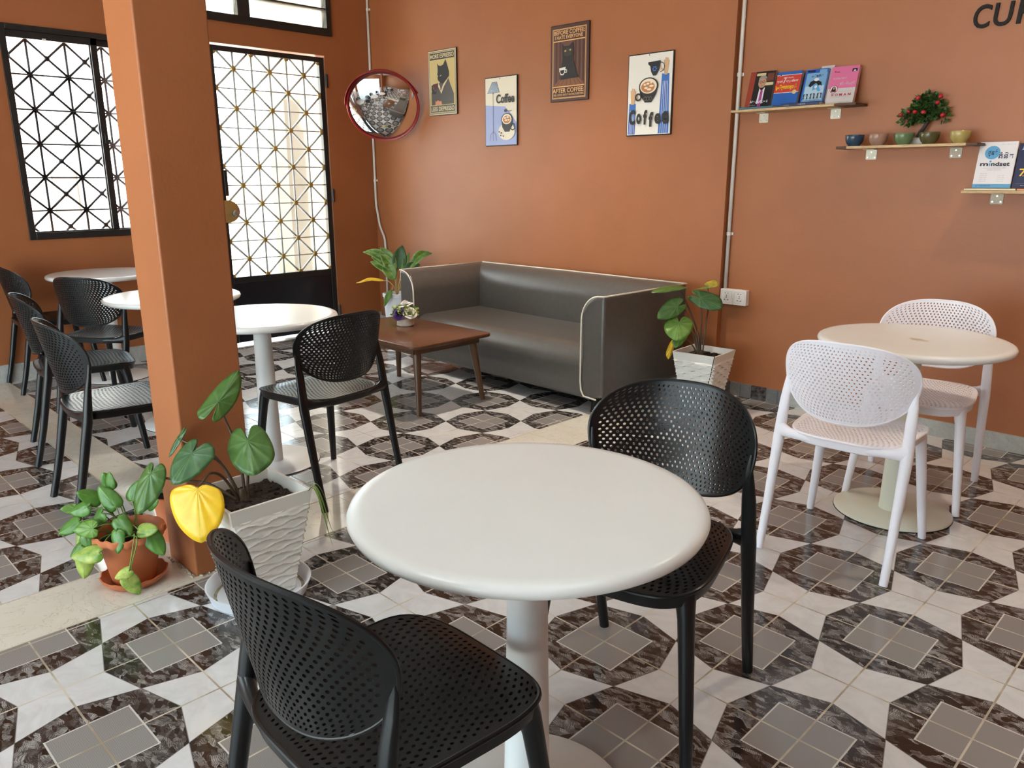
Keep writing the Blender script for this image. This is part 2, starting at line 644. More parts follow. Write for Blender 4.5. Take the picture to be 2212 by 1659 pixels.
# ================================================================== STRUCTURE
def wall_x(name, x0, x1, y0, y1, z0, z1, holes, m):
    """slab between x0..x1 spanning y,z with rectangular holes (ya,yb,za,zb)"""
    mb = MB()
    ys = sorted({y0, y1, *[h[0] for h in holes], *[h[1] for h in holes]})
    for a, b in zip(ys, ys[1:]):
        zs = [z0, z1]
        cut = sorted((h[2], h[3]) for h in holes if h[0] <= a + 1e-6 and h[1] >= b - 1e-6)
        cur = z0
        for za, zb in cut:
            if za > cur + 1e-6:
                mb.box(x0, x1, a, b, cur, za)
            cur = zb
        if cur < z1 - 1e-6:
            mb.box(x0, x1, a, b, cur, z1)
    return struct(mb.build(name, m))


WIN = (-0.748, 0.390, 0.949, 2.326)
DOOR = (0.655, 1.667, 0.0, 2.362)
TRA = (0.127, 1.746, 2.518, 3.08)
wall_x('wall_left', XL - 0.14, XL, YF, YP + 0.06, 0, ZC, [WIN, DOOR, TRA], M['wall'])
mb = MB()
mb.box(XL, -2.118, YP, YP + 0.2, 0, ZC)
mb.box(-2.118, -1.879, YP - 0.006, YP + 0.2, 0, ZC)
mb.box(-1.879, XR, YW, YW + 0.137, 0, ZC)
struct(mb.build('wall_back', M['wall']))
wall_x('wall_right', XR, XR + 0.15, YF, YW, 0, ZC, [], M['wall'])
# street side behind the camera: wide open shop front
mb = MB()
mb.box(XL, XR, YF - 0.15, YF, 2.2, ZC)
mb.box(XL, -5.0, YF - 0.15, YF, 0, 2.2)
mb.box(1.2, XR, YF - 0.15, YF, 0, 2.2)
struct(mb.build('wall_front', M['wall']))
struct(MB().box(XL - 0.1, XR + 0.1, YF - 0.1, YW + 0.1, ZC, ZC + 0.12).build('ceiling', M['ceiling']))

# floor: three tiled fields and two cream strips, one slab
SX0, SX1, SY0, SY1 = -2.152, -1.848, -1.214, -1.018
fl = bpy.data.meshes.new('floor')
rects = [  # x0,x1,y0,y1, material, tile origin (in tiles)
    (SX1, XR, YF, YW, 0, (0.0, 0.0)),
    (XL, SX0, SY1, YP + 0.03, 0, (-8.16, 2.147)),
    (XL, SX0, YF, SY0, 0, (-9.03, -5.0)),
    (SX0, SX1, YF, YP + 0.03, 1, (0, 0)),
    (XL, SX0, SY0, SY1, 1, (0, 0)),
]
vs, fs, uvs, mi = [], [], [], []
for x0, x1, y0, y1, m_, (ou, ov) in rects:
    b = len(vs)
    for x, y in ((x0, y0), (x1, y0), (x1, y1), (x0, y1)):
        vs.append((x, y, 0))
        uvs.append((x / T - ou, y / T - ov))
    fs.append((b, b + 1, b + 2, b + 3))
    mi.append(m_)
b = len(vs)
for x, y, z in ((XL, YF, -0.12), (XR, YF, -0.12), (XR, YW, -0.12), (XL, YW, -0.12)):
    vs.append((x, y, z))
    uvs.append((0, 0))
fs.append((b, b + 3, b + 2, b + 1))
mi.append(1)
fl.from_pydata(vs, [], fs)
fl.materials.append(M['tile'])
fl.materials.append(M['strip'])
fl.polygons.foreach_set('material_index', mi)
uvl = fl.uv_layers.new(name='tile')
for l in fl.loops:
    uvl.data[l.index].uv = uvs[l.vertex_index]
flo = bpy.data.objects.new('floor', fl)
COL.objects.link(flo)
struct(flo)
# joints of the cream strips
mb = MB()
for x in (SX0, SX1):
    mb.box(x - 0.0022, x + 0.0022, YF, -1.32, 0, 0.0007)
    mb.box(x - 0.0022, x + 0.0022, -1.02, YP, 0, 0.0007)
for y in (SY0, SY1):
    mb.box(XL, -2.152, y - 0.002, y + 0.002, 0, 0.0007)
for y in (-4.4, -3.78, -3.16, -2.54, -1.92, -0.55, 0.06, 0.68, 1.3, 1.92):
    mb.box(SX0, SX1, y - 0.0013, y + 0.0013, 0, 0.0006)
for x in (-2.62, -3.02, -3.62, -4.22, -4.82):
    mb.box(x - 0.0013, x + 0.0013, SY0, SY1, 0, 0.0006)
struct(mb.build('trim_1', M['grout']))

# skirting
mb = MB()
x = -1.879
for w_, k in ((0.10, 0), (0.075, 1), (0.075, 1), (0.10, 0), (0.075, 1), (0.075, 1)):
    mb.box(x, x + w_ - 0.002, YW - 0.012, YW, 0, 0.085, k)
    x += w_
mb.box(x, XR, YW - 0.012, YW, 0, 0.088, 2)
mb.box(XL, -1.879, YP - 0.018, YP - 0.006, 0, 0.085, 2)
struct(mb.build('baseboard_back', [M['skirt_dark'], M['skirt_sq'], M['skirt_gray']]))
mb = MB()
mb.box(XL, XL + 0.012, YF, 0.645, 0, 0.12)
mb.box(XL, XL + 0.012, 1.677, YP, 0, 0.12)
struct(mb.build('baseboard_left', M['skirt_gray']))

# free-standing square pillar at the crossing of the strips
pl = MB()
pl.box(-2.098, -1.873, -1.30, -1.07, 0.0, ZC)
pil = struct(pl.build('pillar', M['wall'], bevel=0.006))
mb = MB()
random.seed(3)
for i in range(46):       # crumbs of mortar round the foot of the pillar
    if i < 23:
        x, y = random.uniform(-2.10, -1.87), -1.302 - random.random() * 0.012
    else:
        x, y = -1.871 + random.random() * 0.012, random.uniform(-1.30, -1.07)
    r = random.uniform(0.002, 0.006)
    mb.sphere((x, y, r * 0.6), r, 6, sc=(1.5, 1, 0.8))
mb.build('mortar_edge', M['grout'], pil)

# ------------------------------------------------------------------ window_1: sliding window, grille outside
wy0, wy1, wz0, wz1 = WIN
win = MB()
t = 0.04
win.box(XL - 0.05, XL + 0.012, wy0, wy0 + t, wz0, wz1)
win.box(XL - 0.05, XL + 0.012, wy1 - t, wy1, wz0, wz1)
win.box(XL - 0.05, XL + 0.012, wy0 + t, wy1 - t, wz0, wz0 + t + 0.008)
win.box(XL - 0.05, XL + 0.012, wy0 + t, wy1 - t, wz1 - t + 0.005, wz1)
w1 = struct(win.build('window_1', M['black_metal'], bevel=0.003))
def sash(y0, y1, x):
    mb = MB()
    z0, z1 = wz0 + t + 0.008, wz1 - t + 0.005
    mb.box(x, x + 0.02, y0, y0 + 0.028, z0, z1)
    mb.box(x, x + 0.02, y1 - 0.042, y1, z0, z1)
    mb.box(x, x + 0.02, y0, y1, z0, z0 + 0.008)
    mb.box(x, x + 0.02, y0, y1, z1 - 0.045, z1)
    return mb.build('window_sash', M['black_metal'], w1, bevel=0.002)
sash(wy0 + t - 0.03, -0.154, XL - 0.024)
sash(-0.201, wy1 - t + 0.01, XL - 0.046)
gm = mat('window_glass', (1, 1, 1), 0.0)
gm.node_tree.nodes['Principled BSDF'].inputs['Transmission Weight'].default_value = 1.0
gm.node_tree.nodes['Principled BSDF'].inputs['IOR'].default_value = 1.08
mb = MB()
mb.box(XL - 0.016, XL - 0.012, wy0 + t, -0.19, wz0 + 0.05, wz1 - 0.06)
mb.build('window_pane', gm, w1)
mb = MB()
mb.box(XL - 0.004, XL + 0.016, -0.181, -0.161, 1.60, 1.665)
mb.box(XL + 0.010, XL + 0.022, -0.171, -0.148, 1.605, 1.625)
mb.tube([(XL + 0.016, -0.161, 1.61), (XL + 0.03, -0.141, 1.60), (XL + 0.034, -0.139, 1.63)], 0.005, 6)
mb.build('window_latch', M['black_metal'], w1, bevel=0.002)
mb = MB()
mb.box(XL - 0.004, XL + 0.002, -0.495, -0.472, 2.242, 2.255)
mb.build('window_sticker', M['socket'], w1)
# star grille: verticals, horizontals and diagonals, studs where they cross
gx = XL - 0.095
mb = MB()
y_c = [-0.573 + 0.2372 * k for k in range(-1, 6)]
z_c = [2.255 - 0.2231 * k for k in range(0, 7)]
ylo, yhi, zlo, zhi = wy0, wy1, wz0, wz1 - 0.03
def bar(a, b, r):
    # clip to opening
    (ya, za), (yb, zb) = a, b
    t0, t1 = 0.0, 1.0
    for p, d, lo, hi in ((ya, yb - ya, ylo, yhi), (za, zb - za, zlo, zhi)):
        if abs(d) < 1e-9:
            if p < lo or p > hi:
                return
            continue
        u0, u1 = sorted(((lo - p) / d, (hi - p) / d))
        t0, t1 = max(t0, u0), min(t1, u1)
    if t1 - t0 < 1e-4:
        return
    mb.tube([(gx, ya + (yb - ya) * t0, za + (zb - za) * t0), (gx, ya + (yb - ya) * t1, za + (zb - za) * t1)], r, 6)
for y in y_c:
    bar((y, 0), (y, 4), 0.0085)
for z in z_c[1:]:
    bar((-2, z), (2, z), 0.0065)
for y in y_c[:-1]:
    for z in z_c[:-1]:
        bar((y, z), (y + 0.2372, z - 0.2231), 0.0085)
        bar((y, z - 0.2231), (y + 0.2372, z), 0.0085)
mb.build('window_grille', M['window_grille'], w1, smooth=True)
mb = MB()
for i, y in enumerate(y_c[:-1]):
    for z in z_c[:-1]:
        for yy, zz, r in ((y + 0.1186, z - 0.1116, 0.0185), (y, z - 0.2231, 0.015)):
            if ylo < yy < yhi and zlo < zz < zhi:
                mb.sphere((gx, yy, zz), r, 10, sc=(0.6, 1, 1))
sd = mb.build('grille_studs', M['window_grille'], w1, smooth=True)

# ------------------------------------------------------------------ door_1: steel door with brass studded grille
dy0, dy1, dz0, dz1 = 0.661, 1.661, 0.02, 2.346
dxa, dxb = XL - 0.045, XL - 0.005
gy0, gy1, gz0, gz1 = 0.686, 1.616, 0.566, 2.307
d1 = MB()
d1.box(dxa, dxb, dy0, gy0, dz0, dz1)
d1.box(dxa, dxb, gy1, dy1, dz0, dz1)
d1.box(dxa, dxb, gy0, gy1, gz1, dz1)
d1.box(dxa, dxb, gy0, gy1, gz0 - 0.05, gz0)
dr = struct(d1.build('door_1', M['black_metal'], bevel=0.003))
MB().box(dxa + 0.012, dxb - 0.012, gy0, gy1, dz0, gz0 - 0.05).build('door_panel', M['door_panel'], dr)
mb = MB()
gx = XL - 0.026
ylo, yhi, zlo, zhi = gy0, gy1, gz0, gz1
yk = [0.691 + 0.1556 * k for k in range(0, 7)]
zk = [2.335 - 0.1478 * k for k in range(0, 13)]
for y in yk[1:]:
    bar((y, 0), (y, 4), 0.0085)
for z in zk[1:]:
    bar((-2, z), (4, z), 0.0055)
for k in range(-1, 8):
    for j in range(0, 13):
        if (k + j) % 2 == 0:
            y, z = 0.691 + 0.1556 * k, 2.335 - 0.1478 * j
            bar((y, z), (y + 0.1556, z - 0.1478), 0.0088)
            bar((y, z), (y - 0.1556, z - 0.1478), 0.0088)
mb.build('door_grille', M['grille'], dr, smooth=True)
mb = MB()
for k in range(0, 7):
    for j in range(0, 13):
        if (k + j) % 2 == 0:
            y, z = 0.691 + 0.1556 * k, 2.335 - 0.1478 * j
            y = min(max(y, gy0 + 0.004), gy1 - 0.004)
            z = min(max(z, gz0 + 0.004), gz1 - 0.002)
            mb.sphere((gx + 0.006, y, z), 0.0235, 12, sc=(0.5, 1, 1))
mb.build('grille_studs', M['brass'], dr, smooth=True)
mb = MB()
for z in (2.159, 1.208, 0.177):
    mb.tube([(XL + 0.006, dy1 + 0.012, z - 0.055), (XL + 0.006, dy1 + 0.012, z + 0.055)], 0.012, 10)
mb.build('door_hinges', M['black_metal'], dr, smooth='auto')
lk = MB()
lk.grid(lambda u, v: (0, 0, 0), 1, 1)
lk = MB()
n = 28
for x in (XL + 0.004,):
    pts = [(0.684 + 0.102 * math.cos(a) * 1.0, 1.098 + 0.088 * math.sin(a)) for a in [2 * PI * i / n for i in range(n)]]
    lk.prism(pts, 'x', XL - 0.004, XL + 0.008)
lp = lk.build('lock_plate', M['brass'], dr, bevel=0.002)
kn = MB()
kn.tube([(XL + 0.008, 0.727, 1.083), (XL + 0.03, 0.727, 1.083), (XL + 0.036, 0.727, 1.083), (XL + 0.06, 0.727, 1.083), (XL + 0.066, 0.727, 1.083)], [0.014, 0.012, 0.026, 0.028, 0.018], 18, up=(0, 1, 0))
kn.build('door_knob', M['steel'], lp, smooth='auto')
mb = MB()
mb.box(XL - 0.005, XL + 0.014, 0.674, 0.702, 1.22, 1.42)
mb.build('door_bolt', M['black_metal'], dr, bevel=0.003)

# ------------------------------------------------------------------ window_2: louvred transom over the door
ty0, ty1, tz0, tz1 = TRA
mb = MB()
mb.box(XL - 0.06, XL + 0.02, ty0, ty1, tz0, tz0 + 0.06)
mb.box(XL - 0.06, XL + 0.02, ty0, ty1, tz1 - 0.05, tz1)
mb.box(XL - 0.06, XL + 0.02, ty0, ty0 + 0.05, tz0 + 0.06, tz1 - 0.05)
mb.box(XL - 0.06, XL + 0.02, ty1 - 0.048, ty1, tz0 + 0.06, tz1 - 0.05)
mb.box(XL - 0.06, XL + 0.02, 0.904, 1.005, tz0 + 0.06, tz1 - 0.05)
w2 = struct(mb.build('window_2', M['black_metal'], bevel=0.003))
fg = mat('frosted_louvre_glass', (0.86, 0.82, 0.70), 0.35)
fg.node_tree.nodes['Principled BSDF'].inputs['Transmission Weight'].default_value = 0.75
for a, b in ((ty0 + 0.05, 0.904), (1.005, ty1 - 0.048)):
    for z in (2.59, 2.727, 2.864):
        Mx = Matrix.Translation((XL - 0.02, 0, z + 0.065)) @ Matrix.Rotation(R(22), 4, 'Y')
        MB().box(-0.003, 0.003, a, b, -0.075, 0.075, 0, Mx).build('louvre', fg, w2)
mb = MB()
for z in (2.722, 2.859):
    mb.box(XL - 0.05, XL + 0.005, 1.005, ty1 - 0.048, z - 0.006, z + 0.012)
    mb.box(XL - 0.05, XL + 0.005, ty0 + 0.05, 0.904, z - 0.006, z + 0.012)
mb.build('louvre_rail', M['black_metal'], w2)

# ------------------------------------------------------------------ outside the door and window
gr = MB().box(-30, XL - 0.145, -26, 20, -0.16, -0.04)
gr.box(XL - 0.145, 12, -26, YF - 0.155, -0.16, -0.04)
struct(gr.build('ground_outside', M['outside_ground']))
bl = MB()
bl.box(-15.6, -15.0, -6, 3.3, -0.04, 7.5)
for z in (0.75, 1.0, 1.25, 2.35, 3.05, 3.4, 3.75):
    bl.box(-15.0, -14.80, -6, 1.95, z, z + 0.10)
    bl.box(-15.0, -14.90, -6, 1.9, z + 0.1, z + 0.17)
bl.box(-15.0, -14.7, 1.35, 1.75, -0.04, 3.3)
bl.box(-15.0, -14.6, 2.6, 3.1, -0.04, 7.0)
bd = tag(bl.build('house', M['outside_wall']), 'sunlit cream house with moulded ledges across the street beyond the window', 'building')
MB().box(-15.0, -14.95, 2.1, 2.5, 0.7, 1.5).build('shutter', M['outside_dark'], bd)
lo_ = MB()
lo_.box(-15.4, -14.4, 3.5, 12, -0.04, 1.25)
lo_.box(-15.5, -14.2, 3.4, 12, 1.25, 1.40)
tag(lo_.build('shop_house', M['shop']), 'low cream building across the street seen through the glazed door', 'building')
aw = MB()
aw.box(-13.9, -13.3, 4.2, 9.0, 0.93, 1.12)
for y in (4.3, 6.6, 8.9):
    aw.box(-13.4, -13.3, y - 0.05, y + 0.05, -0.04, 0.93)
tag(aw.build('awning', noisy('faded_red_awning', (0.28, 0.11, 0.07), (0.33, 0.15, 0.10), 3, 0.8)), 'faded red stall awning across the street seen through the door', 'awning')
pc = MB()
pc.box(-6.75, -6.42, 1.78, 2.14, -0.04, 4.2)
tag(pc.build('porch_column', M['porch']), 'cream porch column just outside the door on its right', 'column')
fe = MB()
for i in range(22):
    y = 1.0 + i * 0.12
    fe.tube([(-8.6, y, 0.02), (-8.6, y, 0.78)], 0.012, 6)
fe.box(-8.62, -8.58, 0.95, 3.6, 0.70, 0.74)
fe.box(-8.62, -8.58, 0.95, 3.6, 0.12, 0.16)
fe.box(-8.63, -8.57, 0.92, 0.98, -0.04, 0.85)
fe.box(-8.63, -8.57, 3.57, 3.63, -0.04, 0.85)
tag(fe.build('street_fence', noisy('weathered_fence', (0.45, 0.36, 0.22), (0.35, 0.30, 0.22), 5, 0.7)), 'low railing fence of upright bars outside the glazed door', 'fence')
fe = MB()
for i in range(16):
    y = -1.6 + i * 0.11
    fe.tube([(-9.4, y, 0.0), (-9.4, y, 0.9)], 0.03, 6)
fe.box(-9.42, -9.38, -1.65, 0.1, 0.62, 0.68)
tag(fe.build('picket_fence', noisy('weathered_picket', (0.55, 0.45, 0.28), (0.45, 0.38, 0.26), 5, 0.7)), 'weathered picket fence outside beyond the lower window', 'fence')

# ================================================================== CHAIRS
def hole_shell(fn, nc, nr, thick, hole=0.30, sb=0.94, tb=0.93):
    """perforated shell: fn(s,t)->point over [-1,1]^2; staggered round holes; returns MB"""
    def S(i):     # half-column index -> s
        return -1.0 if i < 0 else (1.0 if i > 2 * nc else sb * (i / nc - 1))
    def Tt(j):
        return -1.0 if j < 0 else (1.0 if j > nr else tb * (2 * j / nr - 1))
    P, key = [], {}
    def vid(s, t, k=None):
        if k is not None and k in key:
            return key[k]
        P.append((s, t))
        if k is not None:
            key[k] = len(P) - 1
        return len(P) - 1
    g = lambda i, j: vid(S(i), Tt(j), (i, j))
    faces = []
    H = 2 * nc
    for j in (-1, nr):
        for i in range(-1, H + 1):
            faces.append((g(i, j), g(i + 1, j), g(i + 1, j + 1), g(i, j + 1)))
    for j in range(nr):
        for i in (-1, H):
            faces.append((g(i, j), g(i + 1, j), g(i + 1, j + 1), g(i, j + 1)))
        cells = []
        if j % 2 == 0:
            cells = list(range(0, H, 2))
        else:
            cells = list(range(1, H - 1, 2))
            for i in (0, H - 1):
                faces.append((g(i, j), g(i + 1, j), g(i + 1, j + 1), g(i, j + 1)))
        for i in cells:
            o = [g(i, j), g(i + 1, j), g(i + 2, j), g(i + 2, j + 1), g(i + 1, j + 1), g(i, j + 1)]
            cs, ct = S(i + 1), (Tt(j) + Tt(j + 1)) / 2
            hs, ht = (S(i + 2) - S(i)) * hole, (Tt(j + 1) - Tt(j)) * hole * 1.4
            oa = [math.atan2(-0.5, -0.5), math.atan2(-0.5, 0), math.atan2(-0.5, 0.5), math.atan2(0.5, 0.5), math.atan2(0.5, 0), math.atan2(0.5, -0.5)]
            oa = [a if a >= oa[0] - 1e-9 else a + 2 * PI for a in oa]
            inn = []
            for k in range(6):
                a0, a1 = oa[k], oa[(k + 1) % 6]
                if a1 <= a0:
                    a1 += 2 * PI
                for a in (a0, (a0 + a1) / 2):
                    inn.append(vid(cs + hs * math.cos(a), ct + ht * math.sin(a)))
            for k in range(6):
                faces.append((o[k], o[(k + 1) % 6], inn[(2 * k + 2) % 12], inn[2 * k + 1], inn[2 * k]))
    n = len(P)
    top, bot = [], []
    e = 1e-3
    for s, t in P:
        p0 = Vector(fn(s, t))
        s, t = max(-.96, min(.96, s)), max(-.96, min(.96, t))
        p = Vector(fn(s, t))
        ds = Vector(fn(s * (1 - e) if abs(s) > .5 else s + e, t)) - p
        if abs(s) > .5:
            ds = ds * (-1 if s > 0 else 1)
        dt = Vector(fn(s, t * (1 - e) if abs(t) > .5 else t + e)) - p
        if abs(t) > .5:
            dt = dt * (-1 if t > 0 else 1)
        nn = ds.cross(dt)
        nn = nn.normalized() if nn.length > 1e-12 else Vector((0, -1, 0))
        top.append(p0 + nn * thick / 2)
        bot.append(p0 - nn * thick / 2)
    mb = MB()
    allf = [f for f in faces] + [tuple(n + i for i in reversed(f)) for f in faces]
    ec = {}
    for f in faces:
        for a, b in zip(f, f[1:] + f[:1]):
            ec.setdefault((min(a, b), max(a, b)), []).append((a, b))
    for k, l in ec.items():
        if len(l) == 1:
            a, b = l[0]
            allf.append((b, a, n + a, n + b))
    mb.add(top + bot, allf)
    return mb


def disc(s, t, n):
    """square -> disc -> superellipse of exponent n"""
    x = s * math.sqrt(max(0, 1 - t * t / 2))
    y = t * math.sqrt(max(0, 1 - s * s / 2))
    r = math.hypot(x, y)
    if r < 1e-6:
        return x, y
    c, q = abs(x) / r, abs(y) / r
    f = 1 / (c ** n + q ** n) ** (1 / n)
    f = 1 + (f - 1) * r * r
    return x * f, y * f


def back_fn(s, t):
    x, z = disc(s, t, 2.7)
    zz = 0.667 + 0.146 * z
    x *= 0.229 * (1 - 0.19 * (max(0, 0.35 - z) / 1.35) ** 2)
    y = -0.188 - 0.062 * (zz - 0.52) / 0.29 + 0.105 * (abs(x) / 0.226) ** 2.2
    return (x, y, zz)


def seat_fn(s, t):
    x, y = disc(s, t, 3.8)
    hw = 0.205 + 0.014 * y
    z = 0.456 - 0.011 * (1 - min(1, abs(s)) ** 3) * (1 - t * t) - 0.016 * max(0, (y - 0.55) / 0.45) ** 2
    return (x * hw, 0.032 + 0.222 * y, z)


def rim_pts(fn, n=26):
    out = []
    for a, b in (((-1, -1), (1, -1)), ((1, -1), (1, 1)), ((1, 1), (-1, 1)), ((-1, 1), (-1, -1))):
        for i in range(n):
            u = i / n
            out.append(fn(a[0] + (b[0] - a[0]) * u, a[1] + (b[1] - a[1]) * u))
    return out


bk = hole_shell(back_fn, 27, 23, 0.0065, 0.235)
bk.tube(rim_pts(back_fn), 0.0046, 8, closed=True)
st = hole_shell(seat_fn, 23, 25, 0.007, 0.22)
st.tube(rim_pts(seat_fn), 0.0048, 8, closed=True)


def make_chair(mt, name, label, group):
    c = thing(name, label, 'chair', group=group)
    s_ = st.build('seat', mt, c, smooth='auto', angle=30, fix=False)
    b_ = bk.build('backrest', mt, c, smooth='auto', angle=30, fix=False)
    ap = MB()
    rp = rim_pts(seat_fn)
    n = len(rp)
    ring = []
    for dz, ins in ((0.0, 0.0), (-0.030, 0.004), (-0.034, 0.010), (-0.030, 0.016), (-0.004, 0.016)):
        for p in rp:
            d = Vector((p[0], p[1] - 0.03, 0))
            d = d * (1 - ins / d.length)
            ring.append((d.x, d.y + 0.03, p[2] + dz))
    ap.add(ring, [(k * n + i, k * n + (i + 1) % n, (k + 1) * n + (i + 1) % n, (k + 1) * n + i) for k in range(4) for i in range(n)])
    ap.build('seat_apron', mt, c, smooth='auto')
    for sx in (-1, 1):
        l = MB()
        l.tube([(sx * 0.2225, -0.246, 0), (sx * 0.2225, -0.222, 0.09), (sx * 0.222, -0.198, 0.19), (sx * 0.2215, -0.168, 0.336), (sx * 0.221, -0.148, 0.43),
                (sx * 0.219, -0.139, 0.50), (sx * 0.217, -0.131, 0.56), (sx * 0.216, -0.122, 0.605), (sx * 0.2160, -0.1160, 0.645), (sx * 0.2185, -0.1178, 0.685)],
               [0.0145, 0.0155, 0.0165, 0.0185, 0.0205, 0.0195, 0.0185, 0.0155, 0.010, 0.004], 14,
               ry=[0.0145, 0.0155, 0.0165, 0.0185, 0.0195, 0.016, 0.0125, 0.0095, 0.0065, 0.003], up=(1, 0, 0))
        # curved shoulder joining the leg to the seat
        l.tube([(sx * 0.223, -0.147, 0.447), (sx * 0.205, -0.151, 0.4455), (sx * 0.185, -0.156, 0.4425), (sx * 0.160, -0.162, 0.4405), (sx * 0.130, -0.170, 0.4400), (sx * 0.095, -0.178, 0.4395)],
               [0.037, 0.026, 0.020, 0.017, 0.015, 0.013], 14, ry=[0.017, 0.016, 0.0145, 0.013, 0.010, 0.006], up=(0, 0, 1))
        l.build('leg', mt, c, smooth='auto', angle=60)
        l = MB()
        l.tube([(sx * 0.2175, 0.246, 0), (sx * 0.206, 0.232, 0.12), (sx * 0.191, 0.213, 0.28), (sx * 0.181, 0.201, 0.38), (sx * 0.176, 0.195, 0.415), (sx * 0.168, 0.186, 0.440)],
               [0.0145, 0.0165, 0.0185, 0.020, 0.023, 0.029], 14, up=(1, 0, 0))
        l.build('leg', mt, c, smooth='auto', angle=60)
    return c


BLK = 'black perforated chairs at the cafe tables'
chA = make_chair(M['black_plastic'], 'cafe_chair', 'black perforated chair in the foreground, cut by the bottom edge of the photo', BLK)
CH = {  # x, y, rotation (deg), label
    'A': (-0.349, -1.596, -1.5, None),
    'B': (-0.393, -0.730, 193.0, 'black perforated chair on the far side of the nearest table, its backrest facing the camera'),
    'C': (-2.300, -0.485, 96.0, 'black perforated chair between the square pillar and the walnut coffee table'),
    'D': (-2.785, -1.205, -6.0, 'black perforated chair nearest the pillar on its left side, half hidden by the pillar'),
    'E': (-3.663, -1.077, -12.0, 'black perforated chair directly behind the one half hidden by the pillar'),
    'F': (-5.235, -0.785, -3.3, 'black perforated chair cut by the left edge of the photo, by the window wall'),
    'G': (-4.370, -0.680, 33.0, 'black perforated chair in front of the far left table, full back turned to the camera'),
}
for k, (x, y, rz, lab) in CH.items():
    if lab is None:
        chA.location = (x, y, 0)
        chA.rotation_euler = (0, 0, R(rz))
    else:
        dup(chA, (x, y, 0), R(rz), lab, BLK)
WG = 'white perforated chairs at the right-hand table'
chW = make_chair(M['white_plastic'], 'cafe_chair', 'white perforated plastic chair in front of the right-hand table, back to the camera', WG)
chW.location = (-0.376, 0.550, 0)
chW.rotation_euler = (0, 0, R(3.5))
dup(chW, (-0.393, 1.329, 0), R(187.9), 'white perforated chair behind the right-hand table against the shelf wall', WG)


# ================================================================== ROUND TABLES
def make_table(label, loc, mtop, mpole, group):
    t = thing('round_table', label, 'table', loc, group=group)
    rt, zt = 0.356, 0.732
    mb = MB()
    mb.lathe([(0, zt - 0.026), (rt - 0.05, zt - 0.026), (rt - 0.016, zt - 0.030), (rt - 0.004, zt - 0.024), (rt, zt - 0.014), (rt - 0.004, zt - 0.005), (rt - 0.013, zt - 0.0005), (rt - 0.03, zt), (rt * 0.5, zt), (0, zt)], 96)
    mb.build('tabletop', mtop, t, smooth='auto', angle=50)
    mb = MB()
    mb.lathe([(0.11, zt - 0.028), (0.11, zt - 0.034), (0.045, zt - 0.040), (0.040, zt - 0.06), (0.044, 0.4), (0.051, 0.012), (0.051, 0.008)], 32)
    mb.build('pole', mpole, t, smooth='auto', angle=40)
    mb = MB()
    mb.lathe([(0, 0), (0.222, 0), (0.227, 0.003), (0.227, 0.006), (0.222, 0.010), (0, 0.012)], 64)
    mb.build('base', mpole, t, smooth='auto', angle=40)
    MB().lathe([(0.2255, 0.0), (0.2285, 0.0), (0.2285, 0.0035), (0.2255, 0.0035)], 64).build('base_gasket', M['black'], t)
    return t


TG = 'round white cafe tables'
T0 = make_table('large white round table nearest the camera between two black chairs', (-0.338, -1.232, 0), M['table_white'], M['pole_white'], TG)
def table_copy(lab, loc):
    return dup(T0, loc, 0, lab, TG)
table_copy('white round table between the pillar and the glazed door, glaring with daylight', (-2.749, -0.527, 0))
table_copy('white round table crossing behind the pillar, third from the camera', (-3.712, -0.540, 0))
t4 = table_copy('far left white round table under the grille window', (-5.115, -0.43, 0))
T1 = make_table('cream-legged white round table on the right between two white chairs', (-0.356, 1.000, 0), M['table_white'], M['pole_cream'], TG)
sm_ = MB()
random.seed(4)
for ox, oy, rr_ in ((0.0, 0.0, 0.030), (0.028, -0.012, 0.020), (-0.026, 0.014, 0.016)):
    sm_.add([(ox + 0.02 + rr_ * random.uniform(0.6, 1.1) * math.cos(2 * PI * i / 14), oy - 0.01 + rr_ * random.uniform(0.5, 1.0) * math.sin(2 * PI * i / 14), 0.7323 + 0.0001 * ox) for i in range(14)], [tuple(range(14))])
sm_.build('scuff_mark', mat('tan_scuff', (0.52, 0.47, 0.38), 0.5), T1)['label'] = 'tan scuff mark'

# ================================================================== SOFA
sofa = thing('sofa', 'dark grey leather three-seat sofa with cream piping against the poster wall', 'sofa', (-2.995, 1.598, 0), R(-1.2))
HL, HD, ZT, ZB, ZS = 0.965, 0.405, 0.705, 0.095, 0.392
AW = 0.165


def arc(cx, cz, rx, rz, a0, a1, n=10):
    return [(cx + rx * math.cos(R(a0 + (a1 - a0) * i / n)), cz + rz * math.sin(R(a0 + (a1 - a0) * i / n))) for i in range(n + 1)]


